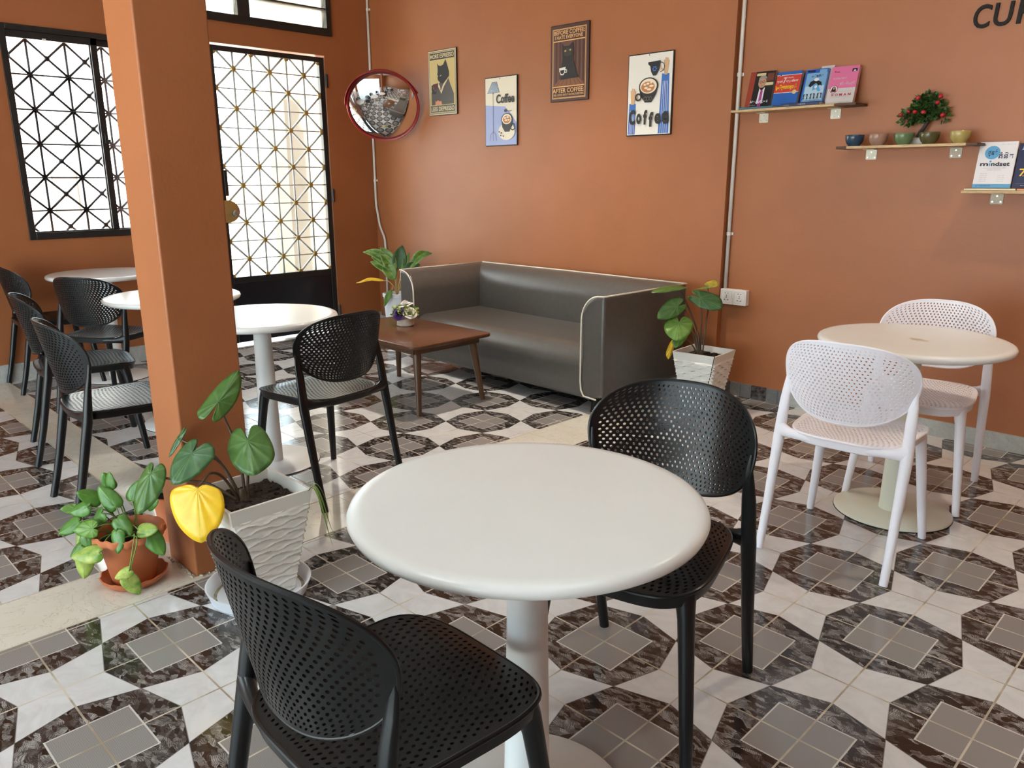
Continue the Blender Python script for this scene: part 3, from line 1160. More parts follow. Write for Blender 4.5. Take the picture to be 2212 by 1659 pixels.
# arms: rounded inner shoulder rising to the outer edge
for sx in (-1, 1):
    prof = [(HL, ZB + 0.02), (HL, ZT)] + arc(HL - 0.03, ZT - 0.15, AW - 0.03, 0.15, 90, 180, 12)[0:] + [(HL - AW, ZB + 0.06)] + arc(HL - AW + 0.05, ZB + 0.06, 0.05, 0.06, 180, 270, 6)[1:]
    mb = MB()
    mb.prism([(sx * x, z) for x, z in prof], 'y', -HD, HD)
    a = mb.build('armrest', M['leather'], sofa, bevel=0.018, seg=4)
    # piping: up the front inner edge, over the shoulder and back along the outer top edge
    pts = [(sx * (HL - 0.045), -HD - 0.002, ZB + 0.006), (sx * (HL - AW + 0.025), -HD - 0.003, ZB + 0.012), (sx * (HL - AW + 0.006), -HD - 0.003, ZB + 0.045), (sx * (HL - AW - 0.001), -HD - 0.003, ZB + 0.10), (sx * (HL - AW - 0.001), -HD - 0.003, ZT - 0.24)]
    pts += [(sx * x, -HD - 0.003, z + 0.001) for x, z in reversed(arc(HL - 0.03, ZT - 0.15, AW - 0.03, 0.15, 90, 180, 12))]
    pts += [(sx * (HL - 0.008), -HD + 0.000, ZT + 0.002), (sx * (HL - 0.001), -HD + 0.02, ZT + 0.002), (sx * (HL - 0.001), 0, ZT + 0.002), (sx * (HL - 0.001), HD - 0.004, ZT + 0.002)]
    p_ = MB()
    p_.tube(pts, 0.0052, 8)
    p_.build('piping', M['piping'], a, smooth=True)
# backrest: same rounded shoulder, along x
mb = MB()
prof = [(HD, ZB + 0.02), (HD, ZT)] + arc(HD - 0.03, ZT - 0.15, AW - 0.02, 0.15, 90, 180, 12) + [(HD - AW - 0.01, ZS - 0.1), (HD - AW, ZB + 0.02)]
mb.prism(prof, 'x', -(HL - 0.02), HL - 0.02)
b_ = mb.build('backrest', M['leather'], sofa, bevel=0.01, seg=3)
p_ = MB()
p_.tube([(-HL + 0.004, HD, ZT + 0.002), (0, HD + 0.002, ZT + 0.004), (HL - 0.004, HD, ZT + 0.002)], 0.0052, 8)
p_.build('piping', M['piping'], b_, smooth=True)
# seat: one sheet rolling over the front, slightly sagging
def seat_sheet(u, v):
    x = (u - 0.5) * 2 * (HL - AW + 0.015)
    y0 = HD - AW + 0.02
    sag = 0.014 * (1 - (2 * u - 1) ** 2)
    L1 = (y0 - (-HD + 0.11))
    L2 = 0.13 * PI / 2
    L3 = ZS - 0.12 - ZB
    L4 = 0.05
    d = v * (L1 + L2 + L3 + L4)
    if d < L1:
        return (x, y0 - d, ZS - sag * math.sin(PI * min(1, d / L1 * 0.8 + 0.1)))
    d -= L1
    if d < L2:
        a = d / L2 * PI / 2
        return (x, -HD + 0.11 - 0.105 * math.sin(a) + 0.0, ZS - 0.12 + 0.12 * math.cos(a) - sag * 0.35 * math.cos(a))
    d -= L2
    if d < L3:
        k = d / L3
        return (x, -HD + 0.005 + 0.012 * math.sin(PI * k) * (1 - k), ZS - 0.12 - d)
    d -= L3
    return (x, -HD + 0.005 + d, ZB)
mb = MB()
mb.grid(seat_sheet, 40, 60)
mb.build('seat_cushion', M['leather'], sofa, smooth=True, fix=False)
MB().box(-(HL - AW), HL - AW, -HD + 0.06, HD - 0.05, ZB, ZS - 0.10).build('seat_base', M['leather'], sofa)
for sx in (-1, 1):
    for sy in (-1, 1):
        mb = MB()
        mb.tube([(sx * (HL - 0.12), sy * (HD - 0.06), 0), (sx * (HL - 0.10), sy * (HD - 0.075), ZB + 0.012)], [0.013, 0.026], 12)
        mb.build('leg', M['black'], sofa, smooth='auto')

# ================================================================== COFFEE TABLE
ct = thing('coffee_table', 'low walnut coffee table with rounded corners and splayed legs before the sofa', 'coffee table', (-3.262, 0.715, 0))
CX, CY, CZ = 0.47, 0.315, 0.425


def rrect(hx, hy, r, n=6):
    out = []
    for cx, cy, a0 in ((hx - r, hy - r, 0), (-hx + r, hy - r, 90), (-hx + r, -hy + r, 180), (hx - r, -hy + r, 270)):
        out += [(cx + r * math.cos(R(a0 + 90 * i / n)), cy + r * math.sin(R(a0 + 90 * i / n))) for i in range(n + 1)]
    return out


mb = MB()
rings_ = [(0.008, CZ - 0.024), (0.002, CZ - 0.021), (0.0, CZ - 0.015), (0.0, CZ - 0.008), (0.002, CZ - 0.003), (0.008, CZ)]
nr_ = len(rrect(1, 1, .1))
for ins, z_ in rings_:
    mb.v += [(x_, y_, z_) for x_, y_ in rrect(CX - ins, CY - ins, 0.045 - ins)]
for k_ in range(len(rings_) - 1):
    for i_ in range(nr_):
        mb.f.append((k_ * nr_ + i_, k_ * nr_ + (i_ + 1) % nr_, (k_ + 1) * nr_ + (i_ + 1) % nr_, (k_ + 1) * nr_ + i_))
        mb.m.append(0)
mb.f += [tuple(range(nr_ - 1, -1, -1)), tuple((len(rings_) - 1) * nr_ + i_ for i_ in range(nr_))]
mb.m += [0, 0]
mb.build('tabletop', M['walnut'], ct, smooth='auto', angle=30)
mb = MB()
mb.box(-CX + 0.07, CX - 0.07, -CY + 0.055, -CY + 0.075, CZ - 0.062, CZ - 0.024)
mb.box(-CX + 0.07, CX - 0.07, CY - 0.075, CY - 0.055, CZ - 0.062, CZ - 0.024)
mb.box(-CX + 0.06, -CX + 0.08, -CY + 0.065, CY - 0.065, CZ - 0.062, CZ - 0.024)
mb.box(CX - 0.08, CX - 0.06, -CY + 0.065, CY - 0.065, CZ - 0.062, CZ - 0.024)
mb.build('apron', M['walnut_leg'], ct)
for sx in (-1, 1):
    for sy in (-1, 1):
        mb = MB()
        mb.tube([(sx * 0.432, sy * 0.255, 0), (sx * 0.385, sy * 0.222, CZ - 0.09), (sx * 0.372, sy * 0.214, CZ - 0.024)], [0.015, 0.026, 0.030], 14, ry=[0.015, 0.024, 0.028], up=(1, 0, 0))
        mb.build('leg', M['walnut_leg'], ct, smooth='auto')

# flower bowl on the coffee table
fv = thing('flower_bowl', 'small ribbed cream bowl of white and purple artificial flowers on the coffee table', 'flower pot', (-3.385, 0.807, CZ))
mb = MB()
prof = [(0, 0.0), (0.052, 0.0), (0.055, 0.004)]
for i in range(15):
    z = 0.006 + i * 0.0042
    prof.append((0.0555 - 0.010 * (i / 14) + 0.0022 * math.sin(PI * (i % 3) / 1.5), z))
prof += [(0.045, 0.068), (0.040, 0.069), (0.036, 0.055), (0, 0.052)]
mb.lathe(prof, 48, wob=lambda r, z, a: (r + (0.0012 * math.sin(30 * a + z * 500) if 0.008 < z < 0.064 and r > 0.042 else 0), z))
mb.build('bowl', noisy('cream_ribbed_clay', (0.62, 0.55, 0.44), (0.70, 0.64, 0.54), 50, 0.7), fv, smooth=True)
mf = {'white': mat('white_petal', (0.80, 0.77, 0.72), 0.6), 'purple': mat('purple_petal', (0.055, 0.012, 0.13), 0.6)}


def rose(c, r, m, d):
    mb = MB()
    rot = Vector((0, 0, 1)).rotation_difference(Vector(d).normalized()).to_matrix()
    for k in range(4):
        n = 5 if k else 3
        rr = r * (0.35 + 0.22 * k)
        for j in range(n):
            a0 = 2 * PI * (j + 0.37 * k) / n
            def pet(u, v):
                a = a0 + (u - 0.5) * 2 * PI / n * 1.35
                rad = rr * (0.35 + 0.75 * v ** (0.7) + 0.12 * v * v * k)
                z = r * (0.95 - 0.17 * k) * v - 0.25 * r * (v ** 3) * k * 0.4 - 0.3 * r - abs(u - 0.5) * 0.25 * r * v
                p = rot @ Vector((rad * math.cos(a), rad * math.sin(a), z))
                return (c[0] + p.x, c[1] + p.y, c[2] + p.z)
            mb.grid(pet, 5, 5)
    return mb.build('rose', m, fv, smooth=True, fix=False)


rose((-0.012, 0.010, 0.138), 0.036, mf['white'], (-0.1, -0.2, 1))
rose((-0.062, -0.025, 0.104), 0.031, mf['white'], (-0.7, -0.4, 0.6))
rose((0.058, -0.005, 0.094), 0.034, mf['white'], (0.6, -0.2, 0.7))
rose((0.014, -0.062, 0.084), 0.031, mf['purple'], (0.3, -0.8, 0.5))
mb = MB()
random.seed(11)
for i in range(130):
    a, el = random.uniform(0, 2 * PI), random.uniform(0.0, 1.1)
    rr = random.uniform(0.04, 0.095)
    p = Vector((rr * math.cos(a) * math.cos(el), rr * math.sin(a) * math.cos(el), 0.068 + rr * math.sin(el) * 0.75))
    for k in range(3):
        q = p + Vector((random.uniform(-1, 1), random.uniform(-1, 1), random.uniform(-1, 1))) * 0.008
        t1 = Vector((random.uniform(-1, 1), random.uniform(-1, 1), random.uniform(-.3, 1))).normalized() * 0.019
        t2 = t1.orthogonal().normalized() * 0.008
        mb.add([q, q + t1 * 0.5 + t2, q + t1, q + t1 * 0.5 - t2], [(0, 1, 2, 3)])
    if i % 4 == 0:
        mb.tube([(0, 0, 0.05), p * 0.6 + Vector((0, 0, 0.03)), p], 0.0012, 5)
mb.build('greenery', noisy('light_greenery', (0.17, 0.30, 0.05), (0.42, 0.46, 0.12), 60, 0.6), fv, fix=False)


# ================================================================== PLANTERS AND PLANTS
def wave_planter(root, ht, hb, h, m):
    """square tapered planter with interlaced wave relief; ht/hb half widths"""
    mb = MB()
    rim = 0.13
    def side(k):
        def fn(u, v):
            w = hb + (ht - hb) * v
            d = 0.0
            if v < 1 - rim and 0.0 < u < 1:
                zz = v * h / 0.0225
                ph = PI * zz
                q = zz + 0.33 * math.sin(2 * PI * (u - 0.5) * w / ht * 2.6 + 0.4) * math.cos(ph)
                f = q - math.floor(q)
                fade = min(1, (1 - rim - v) / 0.02, v / 0.01) * min(1, min(u, 1 - u) / 0.015)
                d = (0.0125 * min(1, f / 0.12) * ((1 - f) ** 1.1) - 0.002) * fade
            x, y = (u * 2 - 1) * w, -w - d
            c, s = (1, 0), (0, 1)
            if k == 0:
                return (x, y, v * h)
            if k == 1:
                return (-y, x, v * h)
            if k == 2:
                return (-x, -y, v * h)
            return (y, -x, v * h)
        return fn
    for k in range(4):
        mb.grid(side(k), 64, 230)
    o, i = ht, ht - 0.010
    z = h
    mb.add([(-o, -o, z), (o, -o, z), (o, o, z), (-o, o, z), (-i, -i, z), (i, -i, z), (i, i, z), (-i, i, z),
            (-i + 0.012, -i + 0.012, z - 0.07), (i - 0.012, -i + 0.012, z - 0.07), (i - 0.012, i - 0.012, z - 0.07), (-i + 0.012, i - 0.012, z - 0.07)],
           [(0, 1, 5, 4), (1, 2, 6, 5), (2, 3, 7, 6), (3, 0, 4, 7), (4, 5, 9, 8), (5, 6, 10, 9), (6, 7, 11, 10), (7, 4, 8, 11)])
    mb.add([(-hb, -hb, 0.0), (hb, -hb, 0.0), (hb, hb, 0.0), (-hb, hb, 0.0)], [(3, 2, 1, 0)])
    pot = mb.build('planter', m, root, smooth='auto', angle=25)
    sb = MB()
    k = ht - 0.020
    random.seed(5)
    hs = [[random.uniform(-0.006, 0.006) for _ in range(21)] for _ in range(21)]
    sb.grid(lambda u, v: ((u * 2 - 1) * k, (v * 2 - 1) * k, h - 0.035 + hs[int(round(u * 20))][int(round(v * 20))]), 20, 20)
    for _ in range(60):
        r = random.uniform(0.003, 0.009)
        sb.sphere((random.uniform(-k, k) * .9, random.uniform(-k, k) * .9, h - 0.033), r, 6, sc=(1.2, 1, .8))
    sb.build('soil', M['soil'], root, smooth=True)
    return pot


def heart(A, tip, left, right, m, name, parent, notch=0.32, curl=0.10, origin=(0, 0, 0), fold=0.10):
    """heart-shaped leaf: A petiole attachment, tip, widest left and right points"""
    O = Vector(origin)
    A, tip, left, right = [Vector(p) - O for p in (A, tip, left, right)]
    ax = tip - A
    mid = (left + right) / 2
    nrm = ax.cross(right - left)
    nrm = nrm.normalized() if nrm.length > 1e-9 else Vector((0, 0, 1))
    if nrm.dot(Vector((0.6, -0.7, 0.5))) < 0:
        nrm = -nrm
    L = ax.length
    n, rings = 66, 7
    lv = (left - A) - ax * ((left - A).dot(ax) / ax.length_squared)
    rv = (right - A) - ax * ((right - A).dot(ax) / ax.length_squared)
    kl, kr = (left - A).dot(ax) / ax.length_squared, (right - A).dot(ax) / ax.length_squared
    vs, uvs, fs = [], [], []
    for i in range(n + 1):
        th = 2 * PI * i / n            # 0 = notch, pi = tip
        # outline in (side, along): heart curve
        sgn = 1 if th < PI else -1
        a = th if th < PI else 2 * PI - th          # 0 notch .. pi tip
        # control polyline (across, along) from notch to tip
        cp = [(0.0, 0.0), (0.07, -0.45 * notch), (0.22, -0.9 * notch), (0.45, -notch), (0.70, -0.78 * notch), (0.90, -0.3 * notch), (1.0, 0.10), (0.97, 0.32), (0.82, 0.57), (0.55, 0.79), (0.24, 0.94), (0.0, 1.0)]
        f = a / PI * (len(cp) - 1)
        k = min(int(f), len(cp) - 2)
        f -= k
        p0, p1, p2, p3 = cp[max(k - 1, 0)], cp[k], cp[k + 1], cp[min(k + 2, len(cp) - 1)]
        def cr(q0, q1, q2, q3):
            return 0.5 * (2 * q1 + (q2 - q0) * f + (2 * q0 - 5 * q1 + 4 * q2 - q3) * f * f + (3 * q1 - q0 - 3 * q2 + q3) * f ** 3)
        ac, al = cr(p0[0], p1[0], p2[0], p3[0]), cr(p0[1], p1[1], p2[1], p3[1])
        sv, kk = (lv, kl) if sgn > 0 else (rv, kr)
        along = al + (kk - 0.22) * ac * max(0, 1 - abs(al - 0.22))
        for r in range(rings + 1):
            q = r / rings
            p = A + ax * (along * q) + sv * (ac * q)
            w = sv.length
            p += nrm * (-curl * L * q * q * (0.35 + 0.65 * abs(math.sin(th))) + fold * w * ac * q * (1 - 0.6 * q))
            p += nrm * 0.003 * L * math.sin(11 * th) * q
            vs.append(p)
            uvs.append((i / n, q))
    for i in range(n):
        for r in range(rings):
            a, b = i * (rings + 1) + r, (i + 1) * (rings + 1) + r
            fs.append((a, b, b + 1, a + 1))
    me = bpy.data.meshes.new(name)
    me.from_pydata([tuple(v) for v in vs], [], fs)
    me.materials.append(m)
    ul = me.uv_layers.new(name='leaf')
    for l in me.loops:
        ul.data[l.index].uv = uvs[l.vertex_index]
    me.polygons.foreach_set('use_smooth', [True] * len(me.polygons))
    o = bpy.data.objects.new(name, me)
    COL.objects.link(o)
    o.parent = parent
    sm = o.modifiers.new('thickness', 'SOLIDIFY')
    sm.thickness = 0.0012
    return o


def stem(pts, r0, r1, m, parent, origin=(0, 0, 0), name='stem'):
    O = Vector(origin)
    # smooth through the points
    P = [Vector(p) - O for p in pts]
    out = []
    for i in range(len(P) - 1):
        q0, q1, q2, q3 = P[max(i - 1, 0)], P[i], P[i + 1], P[min(i + 2, len(P) - 1)]
        for k in range(6):
            f = k / 6
            out.append(0.5 * (2 * q1 + (q2 - q0) * f + (2 * q0 - 5 * q1 + 4 * q2 - q3) * f * f + (3 * q1 - q0 - 3 * q2 + q3) * f ** 3))
    out.append(P[-1])
    n = len(out)
    mb = MB()
    mb.tube(out, [r0 + (r1 - r0) * i / (n - 1) for i in range(n)], 8)
    return mb.build(name, m, parent, smooth=True)


# --- big planter beside the pillar
o1 = (-1.632, -1.188, 0.006)
bp = thing('potted_plant', 'heart-leaf plant with one yellow leaf in a white wave-relief planter beside the pillar', 'potted plant', o1)
wave_planter(bp, 0.142, 0.082, 0.362, M['cream_pot'])
heart((-1.756, -1.211, 0.644), (-1.778, -1.122, 0.734), (-1.795, -1.265, 0.620), (-1.745, -1.155, 0.640), M['leaf'], 'leaf', bp, origin=o1, curl=0.05, notch=0.5)
heart((-1.638, -1.180, 0.528), (-1.556, -1.212, 0.443), (-1.680, -1.233, 0.496), (-1.571, -1.127, 0.491), M['leaf'], 'leaf', bp, origin=o1, notch=0.52)
heart((-1.712, -1.333, 0.508), (-1.709, -1.407, 0.424), (-1.752, -1.375, 0.500), (-1.655, -1.297, 0.494), M['leaf_dark'], 'leaf', bp, origin=o1, notch=0.42)
heart((-1.844, -1.318, 0.522), (-1.862, -1.352, 0.462), (-1.866, -1.328, 0.512), (-1.834, -1.330, 0.506), M['leaf_dark'], 'leaf', bp, origin=o1, notch=0.6)
heart((-1.823, -1.427, 0.435), (-1.800, -1.492, 0.322), (-1.858, -1.470, 0.392), (-1.780, -1.415, 0.397), M['leaf'], 'leaf', bp, origin=o1, notch=0.30)
yl = heart((-1.566, -1.387, 0.444), (-1.506, -1.418, 0.298), (-1.622, -1.452, 0.400), (-1.500, -1.340, 0.390), M['leaf_yellow'], 'leaf', bp, origin=o1, notch=0.10, curl=0.03, fold=0.05)
yl['label'] = 'yellow leaf'
stem([(-1.640, -1.205, 0.325), (-1.700, -1.183, 0.442), (-1.750, -1.180, 0.525), (-1.760, -1.194, 0.581), (-1.757, -1.213, 0.642)], 0.0055, 0.003, M['stem'], bp, o1)
stem([(-1.635, -1.203, 0.325), (-1.665, -1.176, 0.419), (-1.662, -1.172, 0.49), (-1.640, -1.178, 0.526)], 0.0055, 0.003, M['stem'], bp, o1)
stem([(-1.645, -1.211, 0.325), (-1.687, -1.245, 0.444), (-1.715, -1.285, 0.490), (-1.713, -1.330, 0.508)], 0.005, 0.003, M['stem'], bp, o1)
stem([(-1.651, -1.216, 0.325), (-1.720, -1.244, 0.456), (-1.779, -1.290, 0.501), (-1.844, -1.318, 0.521)], 0.005, 0.003, M['stem'], bp, o1)
stem([(-1.655, -1.220, 0.325), (-1.732, -1.283, 0.385), (-1.773, -1.346, 0.402), (-1.806, -1.402, 0.420), (-1.823, -1.427, 0.434)], 0.005, 0.003, M['stem'], bp, o1)
stem([(-1.653, -1.218, 0.325), (-1.663, -1.260, 0.417), (-1.638, -1.309, 0.455), (-1.595, -1.354, 0.455), (-1.567, -1.386, 0.443)], 0.005, 0.003, M['stem'], bp, o1)
stem([(-1.638, -1.208, 0.300), (-1.642, -1.210, 0.335), (-1.648, -1.212, 0.37)], 0.017, 0.010, M['stem'], bp, o1, 'crown')
for a_, l_ in ((0.35, 0.10), (0.95, 0.085), (0.1, 0.12)):
    q = Vector((-1.50, -1.06, 0.35))
    d = Vector((math.cos(a_), math.sin(a_), 0))
    mb = MB()
    def blade(u, v):
        p = q + d * (l_ * v) + Vector((0, 0, 0.05 * math.sin(PI * min(v * 1.2, 1)) - 0.22 * v * v * l_ / 0.17))
        w = d.cross(Vector((0, 0, 1))) * (0.004 * math.sin(PI * (0.15 + 0.85 * v)) * (2 * u - 1))
        return tuple(p + w - Vector(o1))
    mb.grid(blade, 2, 14)
    mb.build('grass_blade', M['leaf_bright'], bp, smooth=True, fix=False)
tr = thing('plant_tray', 'round white plastic tray under the big white planter by the pillar', 'tray', (-1.622, -1.194, 0))
mb = MB()
mb.lathe([(0, 0.001), (0.150, 0.001), (0.156, 0.004), (0.168, 0.040), (0.171, 0.046), (0.166, 0.046), (0.160, 0.040), (0.149, 0.0065), (0.146, 0.0055), (0, 0.0052)], 64)
mb.build('tray_body', M['tray'], tr, smooth='auto')
mb = MB()
mb.lathe([(0.136, 0.0060), (0.147, 0.0063)], 64)
mb.f, mb.m = mb.f[:64], mb.m[:64]
mb.build('dirt_ring', noisy('dirt_film', (0.20, 0.17, 0.11), (0.36, 0.32, 0.24), 60, 0.8), tr)

# --- planter by the sofa
o2 = (-1.747, 1.770, 0.0)
wp = thing('potted_plant', 'heart-leaf plant in a cracked white wave-relief planter right of the sofa', 'potted plant', o2, 0)
pot2 = wave_planter(wp, 0.137, 0.080, 0.355, M['cream_pot'])
for c_ in list(wp.children):
    c_.rotation_euler = (0, 0, R(4.6))
ck = MB()
for z0_, z1_, j0, j1 in ((0.36, 0.30, 0, -0.004), (0.30, 0.24, -0.004, -0.007), (0.24, 0.17, -0.007, -0.017), (0.17, 0.10, -0.017, -0.02)):
    def cp_(z, j):
        w = 0.080 + 0.057 * z / 0.355
        p = Matrix.Rotation(R(4.6), 3, 'Z') @ Vector((w - 0.002 + j, -w - 0.0045, z))
        return p
    ck.tube([cp_(z0_, j0), cp_(z1_, j1)], 0.0022, 6)
ck.build('crack', M['black'], wp)
heart((-1.843, 1.632, 0.526), (-1.804, 1.556, 0.437), (-1.900, 1.567, 0.505), (-1.779, 1.690, 0.514), M['leaf_bright'], 'leaf', wp, origin=o2, notch=0.45)
heart((-1.866, 1.642, 0.619), (-1.938, 1.547, 0.553), (-1.915, 1.620, 0.655), (-1.858, 1.620, 0.565), M['leaf'], 'leaf', wp, origin=o2, notch=0.4)
heart((-1.920, 1.690, 0.725), (-1.972, 1.525, 0.708), (-1.985, 1.66, 0.738), (-1.870, 1.640, 0.726), M['leaf'], 'leaf', wp, origin=o2, notch=0.4)
heart((-1.806, 1.790, 0.662), (-1.676, 1.827, 0.612), (-1.74, 1.870, 0.682), (-1.770, 1.760, 0.612), M['leaf_dark'], 'leaf', wp, origin=o2, notch=0.5)
heart((-1.800, 1.855, 0.727), (-1.743, 1.880, 0.732), (-1.777, 1.903, 0.762), (-1.851, 1.807, 0.708), M['leaf_turning'], 'leaf', wp, origin=o2, notch=0.4)
heart((-1.829, 1.655, 0.444), (-1.845, 1.605, 0.380), (-1.866, 1.605, 0.420), (-1.806, 1.660, 0.430), M['leaf_bright'], 'leaf', wp, origin=o2, notch=0.3)
yl = heart((-1.902, 1.672, 0.388), (-1.905, 1.634, 0.297), (-1.928, 1.640, 0.335), (-1.897, 1.665, 0.345), M['leaf_yellow'], 'leaf', wp, origin=o2, notch=0.3)
yl['label'] = 'withered yellow leaf'
for pts in ([(-1.749, 1.735, 0.32), (-1.775, 1.77, 0.45), (-1.783, 1.778, 0.553), (-1.806, 1.789, 0.66)],
            [(-1.742, 1.742, 0.32), (-1.756, 1.786, 0.515), (-1.774, 1.832, 0.608), (-1.799, 1.854, 0.725)],
            [(-1.756, 1.728, 0.32), (-1.806, 1.716, 0.457), (-1.842, 1.634, 0.526)],
            [(-1.756, 1.730, 0.32), (-1.792, 1.730, 0.457), (-1.848, 1.685, 0.606), (-1.866, 1.643, 0.619)],
            [(-1.752, 1.732, 0.32), (-1.783, 1.742, 0.467), (-1.848, 1.730, 0.611), (-1.889, 1.716, 0.690), (-1.920, 1.691, 0.724)],
            [(-1.760, 1.730, 0.32), (-1.795, 1.71, 0.39), (-1.829, 1.657, 0.443)]):
    stem(pts, 0.0055, 0.003, M['stem'], wp, o2)
stem([(-1.750, 1.735, 0.30), (-1.750, 1.735, 0.36)], 0.014, 0.010, M['stem'], wp, o2, 'crown')

# --- terracotta pot left of the pillar
o3 = (-2.008, -1.458, 0.0)
tp = thing('potted_plant', 'trailing variegated pothos in an orange scalloped pot on the cream strip left of the pillar', 'potted plant', o3)
mb = MB()
sc_ = lambda r, z, a: (r * (1 + (0.018 * math.cos(16 * a) if r > 0.108 else 0)), z - (0.0025 * math.cos(16 * a) if r > 0.108 else 0))
mb.lathe([(0, 0.008), (0.066, 0.008), (0.070, 0.012), (0.098, 0.165), (0.102, 0.168), (0.112, 0.170), (0.1165, 0.178), (0.1155, 0.192), (0.110, 0.196), (0.103, 0.190), (0.098, 0.180), (0.094, 0.150), (0, 0.150)], 96, wob=sc_)
mb.build('pot', M['terracotta'], tp, smooth='auto', angle=50)
mb = MB()
mb.lathe([(0.094, 0.160), (0.06, 0.165), (0, 0.168)], 24, wob=lambda r, z, a: (r, z + 0.004 * math.sin(5 * a + r * 80)))
mb.build('soil', M['soil'], tp, smooth=True)
sau = MB()
sau.lathe([(0, 0.0), (0.082, 0.0), (0.086, 0.003), (0.104, 0.022), (0.108, 0.032), (0.104, 0.034), (0.098, 0.026), (0.083, 0.008), (0, 0.0075)], 96, wob=lambda r, z, a: (r * (1 + (0.014 * math.cos(14 * a) if r > 0.1 else 0)), z + (0.0022 * math.cos(14 * a) if r > 0.1 else 0)))
so = sau.build('saucer', M['terracotta'], None, smooth='auto', angle=50)
so.location = o3
tag(so, 'scalloped orange saucer under the pothos pot by the pillar foot', 'saucer')
random.seed(21)
vdir = Vector((-0.70, 0.70, 0))        # roughly away from the camera
side = Vector((0.71, 0.71, 0))
PL = [  # side, up, toward camera, tip direction(side, up), size, material
    (-0.115, 0.285, 0.03, (-0.8, -0.3), 0.075, 0), (-0.14, 0.24, 0.05, (-0.9, -0.5), 0.07, 0), (-0.10, 0.20, 0.08, (0.3, -0.9), 0.075, 0),
    (-0.085, 0.30, 0.0, (-0.5, 0.4), 0.075, 0), (-0.05, 0.335, -0.02, (-0.3, 0.9), 0.06, 0), (-0.06, 0.27, 0.05, (-0.5, -0.6), 0.08, 0),
    (-0.02, 0.29, 0.03, (-0.4, 0.5), 0.085, 0), (0.0, 0.255, 0.06, (0.5, -0.4), 0.075, 0), (0.025, 0.30, 0.0, (0.3, 0.6), 0.075, 0),
    (-0.13, 0.205, 0.04, (-0.5, -0.8), 0.06, 1), (-0.045, 0.345, 0.0, (0.1, 1.0), 0.055, 0), (-0.095, 0.155, 0.12, (-0.1, -1.0), 0.085, 1),
    (-0.045, 0.165, 0.125, (-0.9, -0.1), 0.085, 1), (0.05, 0.10, 0.125, (-0.7, -0.3), 0.05, 1), (0.04, 0.07, 0.125, (0.35, -1.0), 0.075, 1),
    (0.10, 0.20, 0.06, (0.5, -0.7), 0.085, 0), (0.07, 0.22, 0.07, (0.7, 0.1), 0.07, 1), (-0.165, 0.265, 0.0, (-1.0, 0.2), 0.05, 0), (0.01, 0.225, 0.10, (0.1, -0.9), 0.07, 0),
    (-0.07, 0.235, 0.09, (-0.9, -0.2), 0.085, 0), (-0.12, 0.17, 0.09, (-0.8, -0.7), 0.06, 0), (0.06, 0.265, -0.03, (0.8, 0.5), 0.06, 0),
]
for sd_, up_, tw, (dx, dz), sz, k in PL:
    A = side * sd_ - vdir * tw + Vector((0, 0, up_))
    d = (side * dx + Vector((0, 0, dz))).normalized()
    d = (d - vdir * random.uniform(-0.3, 0.5)).normalized()
    n_ = (-vdir + Vector((0, 0, random.uniform(0.2, 0.9))) + side * random.uniform(-0.4, 0.4)).normalized()
    w = d.cross(n_).normalized() * sz * 0.36
    m_ = M['leaf_varieg'] if k else (M['leaf_pothos'] if random.random() < 0.8 else M['leaf_bright'])
    heart(A, A + d * sz, A + d * sz * 0.25 + w, A + d * sz * 0.25 - w, m_, 'leaf', tp, notch=0.16, curl=0.14)
    b0 = Vector((random.uniform(-0.03, 0.03), random.uniform(-0.03, 0.03), 0.16))
    mid_ = (b0 + A) / 2 + Vector((0, 0, 0.035))
    if up_ < 0.15:
        mid_ = side * (sd_ * 0.9 + 0.04) - vdir * 0.118 + Vector((0, 0, 0.215))
    stem([b0, mid_, A], 0.0026, 0.0018, M['stem_green'], tp, name='runner')

# --- small nursery pot half hidden behind the pillar
np_ = thing('potted_plant', 'small orange pot half hidden behind the left side of the pillar', 'potted plant', (-2.245, -1.205, 0))
mb = MB()
mb.lathe([(0, 0.0), (0.060, 0.0), (0.076, 0.155), (0.086, 0.158), (0.089, 0.186), (0.083, 0.188), (0.079, 0.165), (0, 0.16)], 48)
mb.build('pot', M['terracotta'], np_, smooth='auto')
mb = MB()
mb.lathe([(0.079, 0.168), (0, 0.173)], 24)
mb.build('soil', M['soil'], np_)
for a_ in (200, 250, 300, 20, 120):
    d = Vector((math.cos(R(a_)), math.sin(R(a_)), 0))
    A = Vector((0, 0, 0.21)) + d * 0.045
    tipv = A + d * 0.06 + Vector((0, 0, 0.02))
    w = d.cross(Vector((0, 0, 1))) * 0.028
    heart(A, tipv, A + d * 0.015 + w, A + d * 0.015 - w, M['leaf_dark'], 'leaf', np_, notch=0.2)
    stem([(0, 0, 0.165), tuple(A * 0.7 + Vector((0, 0, 0.06))), tuple(A)], 0.002, 0.0015, M['stem_green'], np_)

# --- broad-leaf plant in the corner behind the sofa arm
o4 = (-4.745, 1.765, 0.0)
kp = thing('potted_plant', 'broad-leaf plant in a round white pot in the corner behind the sofa arm', 'potted plant', o4)
mb = MB()
mb.lathe([(0, 0), (0.085, 0), (0.09, 0.004), (0.112, 0.375), (0.120, 0.38), (0.120, 0.405), (0.114, 0.408), (0.110, 0.38), (0, 0.36)], 48)
mb.build('pot', M['tray'], kp, smooth='auto')
mb = MB()
mb.lathe([(0.110, 0.375), (0, 0.38)], 24)
mb.build('soil', M['soil'], kp)


